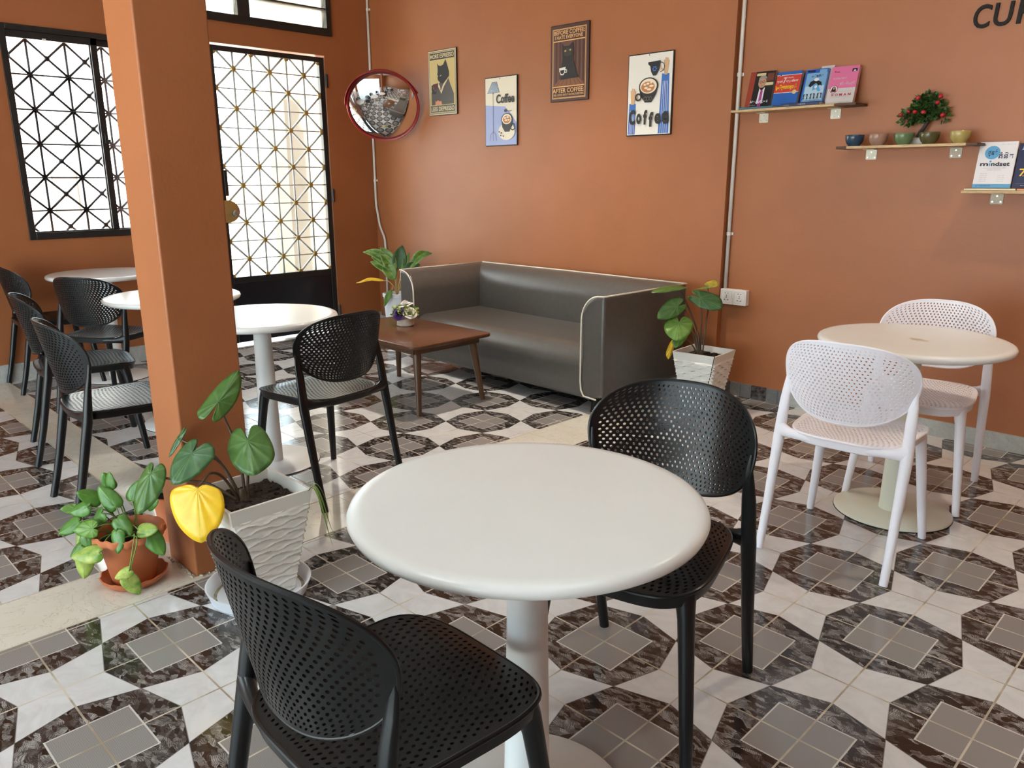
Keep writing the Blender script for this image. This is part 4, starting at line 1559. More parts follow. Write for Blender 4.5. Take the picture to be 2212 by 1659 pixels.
def blade_leaf(A, tip, w, m, bend, name='leaf', face=(0.75, -0.6, 0.3)):
    O = Vector(o4)
    A, tip = Vector(A) - O, Vector(tip) - O
    ax = tip - A
    sd = ax.cross(Vector(face)).normalized()
    nn = sd.cross(ax).normalized()
    vs, uvs, fs = [], [], []
    NU, NV = 8, 16
    for j in range(NV + 1):
        v = j / NV
        hw = w * (math.sin(PI * min(1, v ** 0.8 * 0.98 + 0.015)) ** 0.75)
        for i in range(NU + 1):
            u = i / NU * 2 - 1
            p = A + ax * v + Vector((0, 0, bend * math.sin(PI * v))) + sd * (hw * u) + nn * (hw * 0.35 * abs(u) + 0.004 * math.sin(9 * v + 3 * u))
            vs.append(tuple(p))
            uvs.append((i / NU, v))
    for j in range(NV):
        for i in range(NU):
            a = j * (NU + 1) + i
            fs.append((a, a + 1, a + NU + 2, a + NU + 1))
    me = bpy.data.meshes.new(name)
    me.from_pydata(vs, [], fs)
    me.materials.append(m)
    ul = me.uv_layers.new(name='leaf')
    for l in me.loops:
        ul.data[l.index].uv = uvs[l.vertex_index]
    me.polygons.foreach_set('use_smooth', [True] * len(me.polygons))
    o = bpy.data.objects.new(name, me)
    COL.objects.link(o)
    o.parent = kp
    sm = o.modifiers.new('thickness', 'SOLIDIFY')
    sm.thickness = 0.0012
    return o


kb = (-4.745, 1.765, 0.38)
for A, tip, w, m_, bend in (
        ((-4.80, 1.80, 0.575), (-5.010, 1.625, 0.745), 0.045, M['leaf_corner'], 0.06),
        ((-4.774, 1.799, 0.585), (-4.950, 1.666, 0.705), 0.052, M['leaf_corner'], 0.03),
        ((-4.785, 1.783, 0.560), (-4.905, 1.735, 0.785), 0.058, M['leaf_corner'], 0.02),
        ((-4.783, 1.808, 0.600), (-4.775, 1.866, 0.800), 0.060, M['leaf_dark'], 0.0),
        ((-4.745, 1.831, 0.580), (-4.724, 1.898, 0.742), 0.026, M['leaf_bright'], 0.0),
        ((-4.705, 1.875, 0.610), (-4.582, 2.030, 0.735), 0.040, M['leaf_corner'], 0.045),
        ((-4.773, 1.788, 0.545), (-4.948, 1.652, 0.665), 0.045, M['leaf_corner'], 0.02),
        ((-4.740, 1.830, 0.585), (-4.640, 1.945, 0.640), 0.035, M['leaf_dark'], 0.015),
        ((-4.760, 1.765, 0.520), (-4.867, 1.720, 0.630), 0.055, M['leaf_corner'], 0.02)):
    blade_leaf(A, tip, w, m_, bend)
    stem([kb, ((A[0] + kb[0]) / 2, (A[1] + kb[1]) / 2, (A[2] + kb[2]) / 2 + 0.02), A], 0.006, 0.004, M['stem_pale'], kp, o4)
yl = blade_leaf((-4.797, 1.672, 0.515), (-4.958, 1.505, 0.496), 0.026, M['leaf_yellow'], 0.012, face=(0.3, -0.3, 1))
yl['label'] = 'yellow leaf'
stem([kb, (-4.735, 1.73, 0.46), (-4.76, 1.70, 0.505), (-4.797, 1.672, 0.515)], 0.005, 0.003, M['stem_pale'], kp, o4)
blade_leaf((-4.665, 1.655, 0.450), (-4.700, 1.590, 0.305), 0.024, M['leaf_bright'], 0.01)
stem([kb, (-4.70, 1.70, 0.47), (-4.665, 1.655, 0.450)], 0.004, 0.003, M['stem_pale'], kp, o4)
# ================================================================== WALL SIGNS (posters)
F_ = {
    'cream': flat('print_cream', 232, 222, 200), 'blue': flat('print_lilac_blue', 160, 172, 214), 'ink': flat('print_ink', 30, 28, 27),
    'royal': flat('print_royal_blue', 58, 110, 190), 'white': flat('print_white', 235, 230, 220), 'skin': flat('print_skin', 214, 172, 130),
    'coffee': flat('print_coffee', 188, 122, 72), 'foam': flat('print_foam', 240, 226, 200), 'tan': flat('print_tan', 205, 182, 120),
    'tan_text': flat('print_tan_text', 222, 200, 158), 'suit': flat('print_suit', 84, 78, 74), 'maroon': flat('print_maroon', 84, 26, 30),
    'band': flat('print_band', 58, 56, 52), 'band2': flat('print_band_grey', 92, 90, 80), 'brown': flat('print_brown', 74, 42, 32), 'brown2': flat('print_brown_mid', 104, 66, 54),
    'gold': flat('print_gold', 228, 176, 118), 'cat': flat('print_black_cat', 22, 19, 18), 'floor': flat('print_floor', 134, 84, 52), 'eye': flat('print_eye', 190, 160, 80),
    'salmon': flat('print_salmon', 214, 142, 112), 'grey': flat('print_grey', 128, 124, 112), 'catgrey': flat('print_cat_grey', 52, 46, 42),
}
PW, PH = 0.349, 0.502
YB = YP - 0.013


def poster(label, x0, z0, border):
    r = thing('poster', label, 'poster', (x0, YP, z0), group='metal coffee signs on the orange wall')
    mb = MB()
    mb.prism(rrect(PW / 2, PH / 2, 0.006, 3), 'y', -0.0125, -0.002)
    b = mb.build('board', border, r, bevel=0.002)
    b.location = (PW / 2, 0, PH / 2)
    return r, Art(PW, PH, -0.0128)


bd_black = flat('poster_edge', 26, 22, 20, 0.4)
# 1 cat in a suit
r, a = poster('MORE ESPRESSO sign with a suited black cat, nearest the convex mirror', -4.675, 1.852, bd_black)
a.rect(.015, .01, .985, .99, F_['tan_text'])
a.rect(.03, .022, .97, .978, F_['grey'])
a.rect(.05, .04, .95, .965, F_['tan'])
a.rect(.065, .855, .935, .955, F_['band'])
a.text('MORE ESPRESSO', .085, .875, .915, .938, F_['tan_text'], 0.016)
a.rect(.065, .05, .935, .155, F_['band2'])
a.text('LESS DEPRESSO', .09, .07, .91, .135, F_['tan_text'], 0.016)
a.poly([(.10, .165), (.10, .36), (.16, .40), (.30, .42), (.40, .50), (.70, .58), (.80, .44), (.90, .32), (.905, .165)], F_['suit'])
a.poly([(.36, .50), (.42, .45), (.44, .37), (.52, .46), (.72, .60), (.72, .56), (.56, .44), (.46, .33), (.40, .40), (.33, .46)], F_['tan_text'])
a.poly([(.33, .80), (.38, .765), (.46, .752), (.55, .77), (.63, .845), (.70, .74), (.745, .66), (.75, .59), (.66, .54), (.56, .49), (.46, .49), (.36, .535), (.335, .58), (.36, .60), (.33, .63), (.345, .66), (.35, .70), (.345, .75)], F_['cat'])
a.poly([(.42, .605), (.48, .622), (.47, .605), (.43, .595)], F_['skin'])
a.poly([(.16, .485), (.36, .50), (.35, .43), (.29, .395), (.20, .405)], F_['maroon'])
a.poly([(.12, .47), (.17, .48), (.18, .42), (.24, .37), (.30, .39), (.27, .33), (.14, .34), (.115, .40)], F_['cat'])
a.poly([(.24, .165), (.25, .235), (.29, .215), (.33, .24), (.40, .215), (.46, .225), (.48, .165)], F_['salmon'])
a.build('print', r)
# 2 lamp and cup
r, a = poster('cream and lilac coffee sign with a floor lamp drawing, second from the convex mirror', -4.001, 1.592, bd_black)
a.rect(.02, .014, .98, .986, F_['cream'])
a.poly([(.02, .014), (.98, .014), (.98, .325), (.83, .44), (.63, .565), (.02, .605)], F_['blue'])
a.poly([(.08, .77), (.23, .925), (.38, .93), (.47, .775)], F_['ink']); a.poly([(.095, .775), (.235, .918), (.372, .923), (.455, .78)], flat('print_shade', 176, 190, 206))
for i in range(7):
    a.quadl((.13 + i * .05, .782), (.247 + i * .019, .915), .0022, F_['ink'])
a.ell(.268, .765, .012, .012, F_['ink'])
a.quadl((.268, .765), (.268, .21), .0028, F_['ink'])
for dx in (-.10, 0, .10):
    a.quadl((.268, .215), (.268 + dx * .8, .17), .0025, F_['ink'])
    a.quadl((.268 + dx * .8, .172), (.268 + dx, .075), .0025, F_['ink'])
a.text('Coffee', .37, .615, .925, .745, F_['ink'], 0.03)
a.ell(.655, .505, .038, .022, F_['ink'])
a.quadl((.66, .505), (.78, .492), .004, F_['ink']); a.quadl((.78, .492), (.85, .505), .004, F_['ink'])
a.ell(.69, .205, .255, .125, F_['cream'])
a.poly([(.535, .365), (.56, .27), (.64, .20), (.78, .20), (.86, .28), (.87, .37)], F_['ink'])
a.ell(.70, .38, .17, .088, F_['ink']); a.ell(.70, .382, .145, .074, F_['foam']); a.ell(.70, .378, .118, .055, F_['coffee'])
for dx, dy in ((-.05, .02), (.03, .03), (.06, -.01), (-.02, -.012)):
    a.ell(.70 + dx, .38 + dy, .035, .012, F_['foam'])
a.ring(.885, .268, .065, .045, .008, F_['ink'])
for x, y in ((.47, .205), (.53, .185), (.52, .15), (.60, .14), (.545, .19)):
    a.ell(x, y, .02, .010, F_['ink'])
a.ell(.5, .965, .011, .0075, F_['ink'])
a.build('print', r)
# 3 brown cat sign
r, a = poster('dark brown BEFORE COFFEE sign with a black cat, highest on the wall', -3.322, 1.873, flat('poster_edge_brown', 44, 26, 20, 0.4))
a.rect(.015, .01, .985, .99, F_['brown'])
a.frame(.055, .04, .93, .95, .004, F_['gold'])
a.frame(.075, .052, .91, .938, .0025, F_['gold'])
a.text('BEFORE COFFEE:', .095, .872, .89, .925, F_['gold'], 0.018)
a.text('I HATE EVERYONE', .12, .815, .84, .862, F_['gold'], 0.018)
a.rect(.075, .783, .91, .797, F_['gold'])
a.rect(.085, .20, .90, .783, F_['brown2'])
for u in (.14, .24, .64, .74, .84):
    a.rect(u, .25, u + .05, .783, F_['brown'])
a.poly([(.085, .20), (.26, .295), (.76, .295), (.90, .20)], F_['floor'])
for i in range(6):
    a.quadl((.30 + i * .08, .29), (.16 + i * .135, .205), .003, F_['brown'])
a.poly([(.28, .285), (.31, .34), (.30, .45), (.33, .56), (.32, .68), (.315, .765), (.37, .72), (.50, .715), (.60, .765), (.615, .70), (.62, .60), (.60, .54), (.68, .42), (.74, .30)], F_['cat'])
a.poly([(.36, .66), (.45, .695), (.58, .67), (.56, .60), (.47, .58), (.38, .60)], F_['catgrey'])
a.ell(.405, .655, .026, .012, F_['eye']); a.ell(.535, .662, .026, .012, F_['eye'])
a.poly([(.25, .44), (.42, .45), (.41, .38), (.36, .345), (.29, .35), (.255, .40)], F_['white'])
a.poly([(.275, .41), (.39, .415), (.38, .375), (.34, .36), (.29, .37)], F_['cat'])
a.ring(.43, .395, .025, .02, .005, F_['white'])
a.rect(.075, .188, .91, .202, F_['gold'])
a.text('AFTER COFFEE:', .085, .115, .90, .175, F_['gold'], 0.018)
a.text('I FEEL GOOD ABOUT HATING EVERYONE', .09, .075, .90, .102, F_['gold'], 0.01)
a.build('print', r)
# 4 arms and cup
r, a = poster('white coffee sign with two blue-sleeved arms holding a cup and jug, nearest the wall pilaster', -2.641, 1.617, bd_black)
a.rect(.02, .014, .98, .986, F_['white'])
def sleeve(u0, u1, v0, v1, u0b, u1b):
    a.poly([(u0b, v0), (u1b, v0), (u1, v1 - .005), (u0, v1)], F_['royal'])
    for i in range(1, 5):
        k = i / 5
        a.quadl((u0b + (u1b - u0b) * k, v0), (u0 + (u1 - u0) * k, v1 - .09), .0028, F_['white'])
sleeve(.76, .92, .02, .735, .72, .95)
sleeve(.06, .205, .02, .405, .04, .20)
def hand(u, v, sx):
    a.poly([(u - .03, v), (u + .035, v), (u + .045, v + .07), (u + .05, v + .10), (u - .045, v + .105), (u - .035, v + .05)], F_['skin'])
    for du, dv, t_ in ((-.04, .175, .008), (-.005, .20, .009), (.03, .195, .009), (.06, .165, .008)):
        a.quadl((u + du * .7, v + .09), (u + du, v + dv), t_, F_['skin'])
    a.quadl((u - .03 * sx, v + .05), (u - .105 * sx, v + .075), .010, F_['skin'])
    a.quadl((u - .105 * sx, v + .073), (u - .115 * sx, v + .115), .008, F_['skin'])
hand(.845, .72, 1)
hand(.135, .39, -1)
a.poly([(.46, .885), (.62, .89), (.73, .895), (.725, .845), (.70, .78), (.645, .72), (.58, .72), (.53, .77), (.51, .835), (.465, .86)], F_['ink'])
a.ring(.735, .815, .085, .055, .004, F_['ink'], a0=-1.6, a1=1.7)
for k in range(6):
    a.ell(.61 + .035 * math.cos(k * PI / 3), .80 + .024 * math.sin(k * PI / 3), .017, .010, F_['royal'], 10)
a.poly([(.28, .58), (.32, .49), (.42, .405), (.56, .405), (.66, .50), (.70, .60)], F_['ink'])
a.ell(.49, .60, .212, .105, F_['ink']); a.ell(.49, .60, .185, .09, F_['foam']); a.ell(.48, .59, .15, .066, F_['coffee'])
for dx, dy, ru in ((-.07, .03, .03), (.0, .04, .035), (.08, .01, .05), (-.04, -.01, .04), (.03, -.03, .05), (.07, .05, .02)):
    a.ell(.48 + dx, .59 + dy, ru, .013, F_['foam'], 12)
a.ring(.275, .475, .06, .04, .011, F_['ink'])
for dx in (-.06, 0, .06):
    a.ring(.49 + dx, .45, .03, .022, .002, F_['grey'])
for ch, u0, u1, v0, v1 in (('C', .08, .225, .14, .325), ('o', .25, .36, .145, .275), ('f', .405, .49, .135, .315), ('f', .53, .625, .105, .285), ('e', .66, .79, .135, .265), ('e', .82, .96, .13, .285)):
    a.text(ch, u0, v0, u1, v1, F_['ink'], 0.045)
a.ell(.5, .968, .011, .0075, F_['ink'])
a.build('print', r)

# ================================================================== CONVEX MIRROR in the corner
mn = Vector((0.66, -0.60, -0.45)).normalized()
mz = Vector((0, 0, 1)) - mn * mn.z
mz.normalize()
mx = mz.cross(mn)          # local x to the right when looking at the mirror
mr = thing('convex_mirror', 'round convex safety mirror with a red rim and visor in the room corner', 'mirror', (-4.945, 1.852, 1.936))
mr.rotation_euler = Matrix((mx, mz, mn)).transposed().to_euler()     # local z = facing direction, local y = up
RM, RS = 0.288, 0.58
hz = math.sqrt(RS * RS - RM * RM)
mb = MB()
mb.lathe([(RM * i / 24, math.sqrt(RS * RS - (RM * i / 24) ** 2) - hz) for i in range(25)][::-1], 64)
mb.f = [f for f in mb.f if len(f) <= 4]
mb.m = mb.m[:len(mb.f)]
mb.build('mirror_face', M['mirror'], mr, smooth=True)
mb = MB()
mb.lathe([(0, -0.035), (0.2, -0.03), (0.28, -0.012), (0.300, -0.004), (0.302, 0.008), (0.296, 0.016), (0.286, 0.012), (0.284, -0.004)], 72)
mb.build('rim', M['mirror_red'], mr, smooth='auto', angle=50)
mb = MB()
def visor(u, v):
    a_ = R(20) + R(160) * u
    d_ = 0.075 * math.sin(PI * u) ** 0.7
    return ((0.303 + 0.012 * v) * math.cos(a_), (0.303 + 0.012 * v) * math.sin(a_), 0.0 + d_ * v)
mb.grid(visor, 40, 4)
vo = mb.build('visor', M['mirror_red'], mr, smooth=True, fix=False)
sm = vo.modifiers.new('thickness', 'SOLIDIFY')
sm.thickness = 0.004
inv = Matrix((mx, mz, mn))
back = inv @ (Vector((-5.47, 2.105, 1.90)) - Vector((-4.945, 1.852, 1.936)))
mb = MB()
mb.tube([(0, 0, -0.03), (0, 0, -0.10), tuple(back * 0.75), tuple(back)], 0.016, 10)
mb.build('mount_arm', M['mirror_red'], mr, smooth=True)

# ================================================================== CONDUITS AND SOCKETS
cg = 'white cable conduits on the walls'
c1 = thing('conduit', 'white cable conduit running down the corner behind the convex mirror', 'conduit', (-5.482, YP - 0.014, 0), group=cg)
mb = MB()
mb.tube([(0, 0, ZC), (0, 0, 1.16), (0.004, 0, 1.10), (0.045, 0, 0.935), (0.06, 0, 0.905), (0.105, 0, 0.83), (0.115, 0, 0.80), (0.120, 0, 0.72), (0.120, 0, 0.10)], 0.0115, 10)
mb.build('pipe', M['conduit'], c1, smooth=True)
for z in (2.78, 1.335):
    b = MB().tube([(0, 0, z - 0.010), (0, 0, z + 0.010)], 0.0150, 10)
    b.box(-0.024, 0.024, 0.006, 0.013, z - 0.009, z + 0.009)
    b.build('clamp', M['conduit'], c1, smooth='auto')
c2 = thing('conduit', 'white cable conduit beside the pilaster dropping to the double socket', 'conduit', (-1.857, YW - 0.014, 0), group=cg)
mb = MB()
mb.tube([(0.006, 0, ZC), (0, 0, 0.672)], 0.0115, 10)
mb.build('pipe', M['conduit'], c2, smooth=True)
for z in (1.938, 1.016):
    b = MB().tube([(0.002, 0, z - 0.010), (0.002, 0, z + 0.010)], 0.0150, 10)
    b.box(-0.020, 0.026, 0.006, 0.013, z - 0.009, z + 0.009)
    b.build('clamp', M['conduit'], c2, smooth='auto')
hole = mat('socket_hole', (0.012, 0.012, 0.012), 0.6)
def socket(x, lab):
    s = thing('wall_socket', lab, 'socket', (x, YW, 0.584), group='surface mounted sockets')
    MB().box(0.001, 0.087, -0.036, 0.0, 0, 0.094).build('back_box', M['socket'], s, bevel=0.003)
    MB().box(0.0, 0.088, -0.043, -0.036, 0, 0.094).build('face_plate', M['socket'], s, bevel=0.002)
    a = Art(0.088, 0.094, -0.0431)
    a.frame(.10, .12, .90, .86, .0012, flat('socket_line', 170, 164, 156))
    for u, v, ru, rv in ((.38, .74, .035, .03), (.60, .74, .035, .03), (.49, .58, .022, .05), (.49, .46, .03, .04), (.35, .30, .05, .028), (.63, .30, .05, .028), (.42, .27, .02, .02), (.56, .27, .02, .02)):
        a.ell(u, v, ru, rv, hole, 10)
    a.build('socket_holes', s)
socket(-1.872, 'left one of the two white wall sockets, touching the pilaster')
socket(-1.783, 'right one of the two white wall sockets, further from the pilaster')

# ================================================================== SHELVES, BOOKS, BOWLS
def shelf(lab, x0, x1, z, dark, bx, dull=()):
    s = thing('wall_shelf', lab, 'shelf', (x0, YW, z), group='raw wood wall shelves')
    L = x1 - x0
    mb = MB()
    mb.box(dark[0], L - dark[1], -0.155, 0, -0.013, 0)
    mb.build('board', M['pine'], s, bevel=0.001)
    mb = MB()
    if dark[0]:
        mb.box(0, dark[0], -0.155, 0, -0.013, 0)
    if dark[1]:
        mb.box(L - dark[1], L, -0.155, 0, -0.013, 0)
    if mb.v:
        mb.build('stained_end', M['pine_dark'], s, bevel=0.001)
    for i, x in enumerate(bx):
        mb = MB()
        c = x - x0
        mb.prism([(c + u, w) for u, w in rrect(0.0285, 0.027, 0.006, 3)], 'y', -0.003, -0.0005)
        for k in range(len(mb.v)):
            mb.v[k] = (mb.v[k][0], mb.v[k][1], mb.v[k][2] - 0.040)
        mb.box(c - 0.0285, c + 0.0285, -0.05, -0.0005, -0.0165, -0.0135)
        b = mb.build('bracket', M['bracket_dull'] if i in dull else M['bracket'], s, bevel=0.0008)
        mb = MB()
        for du, dz in ((0, -0.028), (-0.018, -0.055), (0.018, -0.055)):
            mb.tube([(c + du, -0.0025, dz), (c + du, -0.0045, dz)], 0.0042, 8)
        mb.build('bracket_screws', M['steel'], b)['kind'] = 'stuff'
    return s


Z1, Z2, Z3 = 1.728, 1.509, 1.288
shelf('upper left wood shelf carrying the leaning books', -1.817, -1.097, Z1, (0, 0.115), (-1.687, -1.264))
shelf('middle wood shelf carrying the row of bowls and the small fruit tree', -1.179, -0.503, Z2, (0.055, 0.05), (-1.049, -0.636), (1,))
shelf('lower right wood shelf at the photo edge under the white book', -0.546, 0.20, Z3, (0, 0), (-0.425, 0.02), (0, 1))


BG = 'books on the wall shelves'


def book(lab, x, z, w, h, t, lean, yaw, y, cover):
    """leaning book: origin at its front bottom left corner"""
    b = thing('book', lab, 'book', (x, y, z), group=BG)
    b.rotation_euler = (R(-lean), 0, R(yaw))
    mb = MB()
    mb.box(0, w, 0, 0.0012, 0, h)
    mb.box(0, w, t - 0.0012, t, 0, h)
    mb.box(0, 0.0015, 0, t, 0, h)
    mb.build('cover', cover, b)
    MB().box(0.0015, w - 0.002, 0.0012, t - 0.0012, 0.002, h - 0.002).build('pages', M['paper'], b)
    return b, Art(w, h, -0.0003)


fl_ = lambda n, r_, g_, b_: flat(n, r_, g_, b_, 0.3)
B_ = {'red': fl_('cover_red', 200, 66, 50), 'blue': fl_('cover_blue', 40, 98, 178), 'rust': fl_('cover_rust', 150, 60, 42), 'dark': fl_('cover_dark', 36, 30, 30), 'sky': fl_('cover_sky', 120, 168, 208),
      'pale': fl_('cover_pale_blue', 178, 206, 226), 'pink': fl_('cover_pink', 216, 112, 156), 'greyw': fl_('cover_grey_white', 205, 198, 196), 'white': fl_('cover_white', 226, 224, 228), 'navy': fl_('cover_navy', 28, 34, 74),
      'yellow': fl_('cover_yellow', 240, 200, 60), 'skin': fl_('cover_skin', 190, 146, 118), 'hair': fl_('cover_hair', 150, 146, 140), 'magenta': fl_('cover_magenta', 168, 60, 140), 'teal': fl_('cover_teal', 66, 104, 118),
      'ink': fl_('cover_ink', 18, 18, 22), 'lb': fl_('cover_light_blue', 92, 160, 206), 'crimson': fl_('cover_crimson', 186, 40, 62), 'shelf': fl_('cover_bookcase', 112, 62, 46), 'grey': fl_('cover_grey', 150, 150, 156),
      'orange': fl_('cover_orange', 214, 120, 40), 'buff': fl_('cover_buff', 214, 196, 150)}
# flat books first
def flatbook(lab, x0, x1, z, t, m, d=0.14, y0=None, art=None):
    y0 = YW - 0.152 if y0 is None else y0
    b = thing('book', lab, 'book', (x0, y0, z), group=BG)
    mb = MB()
    mb.box(0, x1 - x0, 0, d, 0, 0.0012)
    mb.box(0, x1 - x0, 0, d, t - 0.0012, t)
    mb.box(0, x1 - x0, 0, 0.0012, 0, t)
    mb.build('cover', m, b)
    MB().box(0.002, x1 - x0 - 0.002, 0.0012, d - 0.002, 0.0012, t - 0.0012).build('pages', M['paper'], b)
    return b
flatbook('thin teal book lying flat on the upper shelf, left end', -1.770, -1.560, Z1 + 0.0005, 0.012, B_['teal'])
fb = flatbook('navy book lying flat in the middle of the upper shelf, spine out', -1.512, -1.297, Z1 + 0.0005, 0.016, B_['navy'])
a = Art(0.215, 0.016, -0.0004)
a.text('សៀវភៅ', .44, .3, .64, .75, B_['white'], 0.02)
a.text('អប់រំ', .07, .3, .22, .6, B_['grey'], 0.01)
a.build('spine_print', fb)

zb = Z1 + 0.013
b, a = book('book with a grey-haired man in a suit on its cover, leftmost on the upper shelf', -1.768, zb, 0.152, 0.208, 0.020, 17, 2, 2.083, B_['rust'])
a.rect(0, 0, 1, 1, B_['rust'])
a.rect(.22, 0, 1, 1, B_['dark'])
a.rect(.26, .88, .62, .95, B_['buff']); a.rect(.70, .72, .96, .93, B_['shelf']); a.rect(.66, .60, .98, .68, B_['buff'])
a.poly([(.22, .12), (.24, .42), (.34, .50), (.45, .56), (.72, .58), (.90, .50), (1, .42), (1, .0), (.22, .0)], B_['ink'])
a.poly([(.44, .10), (.47, .54), (.56, .44), (.68, .56), (.68, .10)], B_['white'])
a.poly([(.51, .0), (.53, .46), (.58, .48), (.62, .46), (.64, .0)], B_['magenta'])
a.ell(.54, .68, .155, .145, B_['skin']); a.poly([(.38, .72), (.39, .82), (.47, .88), (.60, .88), (.69, .83), (.70, .74), (.66, .80), (.45, .79)], B_['hair'])
for du in (-.055, .06):
    a.ring(.54 + du, .70, .048, .028, .0022, B_['ink'], 12)
a.quadl((.50, .60), (.59, .60), .002, B_['shelf'])
a.text('គំនិតសេដ្ឋី តូច ធំ', .20, .105, .90, .19, B_['white'], 0.03)
a.text('ជោគជ័យ', .14, .04, .44, .075, B_['grey'], 0.01)
a.build('cover_print', b)
b, a = book('blue and red book with a big 7 in its title, second on the upper shelf', -1.602, zb, 0.146, 0.192, 0.024, 17, 0, 2.083, B_['blue'])
a.rect(0, 0, 1, 1, B_['blue'])
a.rect(0, .38, 1, .90, B_['red']); a.rect(0, .372, 1, .388, B_['white']); a.rect(0, .892, 1, .908, B_['white'])
a.ell(.16, .90, .055, .028, B_['white'], 12); a.rect(.13, .885, .19, .93, B_['navy'])
a.text('7', .30, .655, .42, .83, B_['white'], 0.02)
a.text('ទម្លាប់', .06, .665, .28, .765, B_['white'], 0.03); a.text('មនុស្សដែលមាន', .43, .665, .90, .765, B_['white'], 0.03); a.text('ឧបនិស្ស័យ', .42, .79, .70, .84, B_['white'], 0.01)
a.text('ប្រសិទ្ធភាពខ្ពស់', .05, .45, .88, .62, B_['yellow'], 0.045)
a.ell(.84, .38, .085, .065, B_['buff'], 16)
a.text('7', .28, .22, .40, .37, flat('faint_blue', 70, 96, 160), 0.0)
a.build('cover_print', b)
wb, a2 = book('white book hidden behind the light blue book on the upper shelf', -1.360, Z1 + 0.0175, 0.072, 0.198, 0.010, 14, 0, 2.113, B_['greyw'])
b, a = book('light blue book with dancing silhouettes, third on the upper shelf', -1.434, Z1 + 0.0175, 0.128, 0.186, 0.014, 17, 0, 2.083, B_['blue'])
a.rect(0, 0, 1, 1, B_['blue'])
a.rect(.08, .04, .97, .88, B_['sky']); a.rect(.12, .08, .93, .5, B_['pale']); a.rect(.62, .5, .93, .97, B_['sky'])
a.rect(.08, .91, .42, .97, B_['navy'])
a.text('រឿងជីវិត', .30, .74, .82, .84, B_['navy'], 0.03)
a.poly([(.24, .50), (.30, .62), (.42, .66), (.60, .66), (.78, .60), (.84, .48), (.74, .52), (.62, .46), (.48, .54), (.34, .46)], B_['ink'])
a.ell(.55, .68, .11, .05, B_['white'], 14); a.poly([(.45, .36), (.44, .52), (.56, .58), (.68, .50), (.82, .34), (.72, .32), (.60, .40)], B_['lb']); a.ell(.58, .46, .06, .05, B_['white'], 12)
for i in range(6):
    x = .10 + i * .155
    a.ell(x + .03, .245, .022, .018, B_['ink'], 8)
    a.poly([(x + .02, .15), (x + .045, .15), (x + .055, .235), (x + .01, .235)], B_['ink']); a.quadl((x + .03, .16), (x - .005 + .03 * (i % 2), .095), .003, B_['ink']); a.quadl((x + .035, .16), (x + .07, .10), .003, B_['ink']); a.quadl((x + .03, .22), (x + .08 - .1 * (i % 2), .26), .003, B_['ink'])
a.text('រៀនសូត្រជាមួយគ្នា', .18, .045, .88, .075, B_['ink'], 0.0)
a.build('cover_print', b)
b, a = book('pink and grey book titled WOMAN, right end of the upper shelf', -1.284, Z1 + 0.0012, 0.144, 0.204, 0.028, 18, 3, 2.070, B_['pink'])
a.rect(0, 0, 1, 1, B_['greyw'])
a.rect(0, .42, 1, 1, B_['pink'])
a.ell(.15, .865, .03, .022, B_['crimson'], 10); a.rect(.19, .845, .32, .86, B_['ink'])
a.rect(.76, .84, .94, .92, B_['ink']); a.ell(.85, .865, .05, .02, B_['white'], 10)
a.text('អស្ចារ្យណាស់', .12, .645, .62, .72, B_['greyw'], 0.02); a.text('នារីសម័យថ្មី', .40, .48, .94, .58, B_['greyw'], 0.02)
a.ell(.22, .395, .145, .105, B_['crimson'], 24); a.ell(.22, .395, .125, .09, B_['white'], 24)
a.poly([(.13, .33), (.15, .42), (.19, .465), (.26, .465), (.30, .40), (.31, .33), (.25, .32)], B_['ink']); a.ell(.225, .415, .04, .035, B_['skin'], 12)
a.text('ភាពជាអ្នកដឹកនាំ', .36, .315, .90, .335, B_['grey'], 0.0)
for i, ch in enumerate('WOMAN'):
    a.text(ch, .16 + i * .155, .205, .16 + i * .155 + .10, .27, B_['crimson'], 0.02)
a.text('The story about being free', .14, .165, .84, .185, B_['grey'], 0.0)
a.text('បោះពុម្ពលើកទី១', .50, .03, .86, .055, B_['grey'], 0.0)
a.build('cover_print', b)
mg = thing('magazine', 'curled pale leaflet lying in front of the pink book on the upper shelf', 'leaflet', (-1.288, YW - 0.150, Z1 + 0.0006))
mb = MB()
mb.grid(lambda u, v: (0.088 * u, 0.010 + 0.055 * v, 0.016 * v * v * (0.4 + 0.6 * u)), 8, 8)
lo = mb.build('sheet', B_['buff'], mg, smooth=True, fix=False)
lo.modifiers.new('thickness', 'SOLIDIFY').thickness = 0.0015

# lower shelf
flatbook('buff book lying flat on the lower shelf under the white book', -0.535, -0.318, Z3 + 0.0005, 0.010, B_['buff'])
flatbook('orange book lying flat at the right of the lower shelf, cut by the photo edge', -0.312, -0.11, Z3 + 0.0005, 0.010, B_['orange'])
b, a = book('white book titled mindset on the lower shelf', -0.520, Z3 + 0.0115, 0.160, 0.222, 0.014, 15, 3, 2.090, B_['white'])
a.rect(0, 0, 1, 1, B_['white'])
a.rect(0, 0, 1, .085, B_['lb']); a.text('បោះពុម្ពផ្សាយ', .08, .025, .48, .06, B_['navy'], 0.0)
a.text('សៀវភៅ', .58, .93, .92, .955, B_['grey'], 0.0); a.ell(.13, .93, .035, .018, B_['grey'], 8)
a.ell(.37, .765, .20, .145, B_['lb'], 32)
a.text('ផ្នត់', .26, .68, .50, .84, B_['ink'], 0.02)
a.text('គំនិត', .55, .635, .93, .77, B_['navy'], 0.015)
a.text('m', .10, .475, .315, .535, B_['ink'], 0.02)
a.text('ndset', .395, .472, .88, .562, B_['ink'], 0.02)
a.rect(.340, .475, .372, .535, B_['lb']); a.ell(.362, .572, .030, .022, B_['lb'], 12)
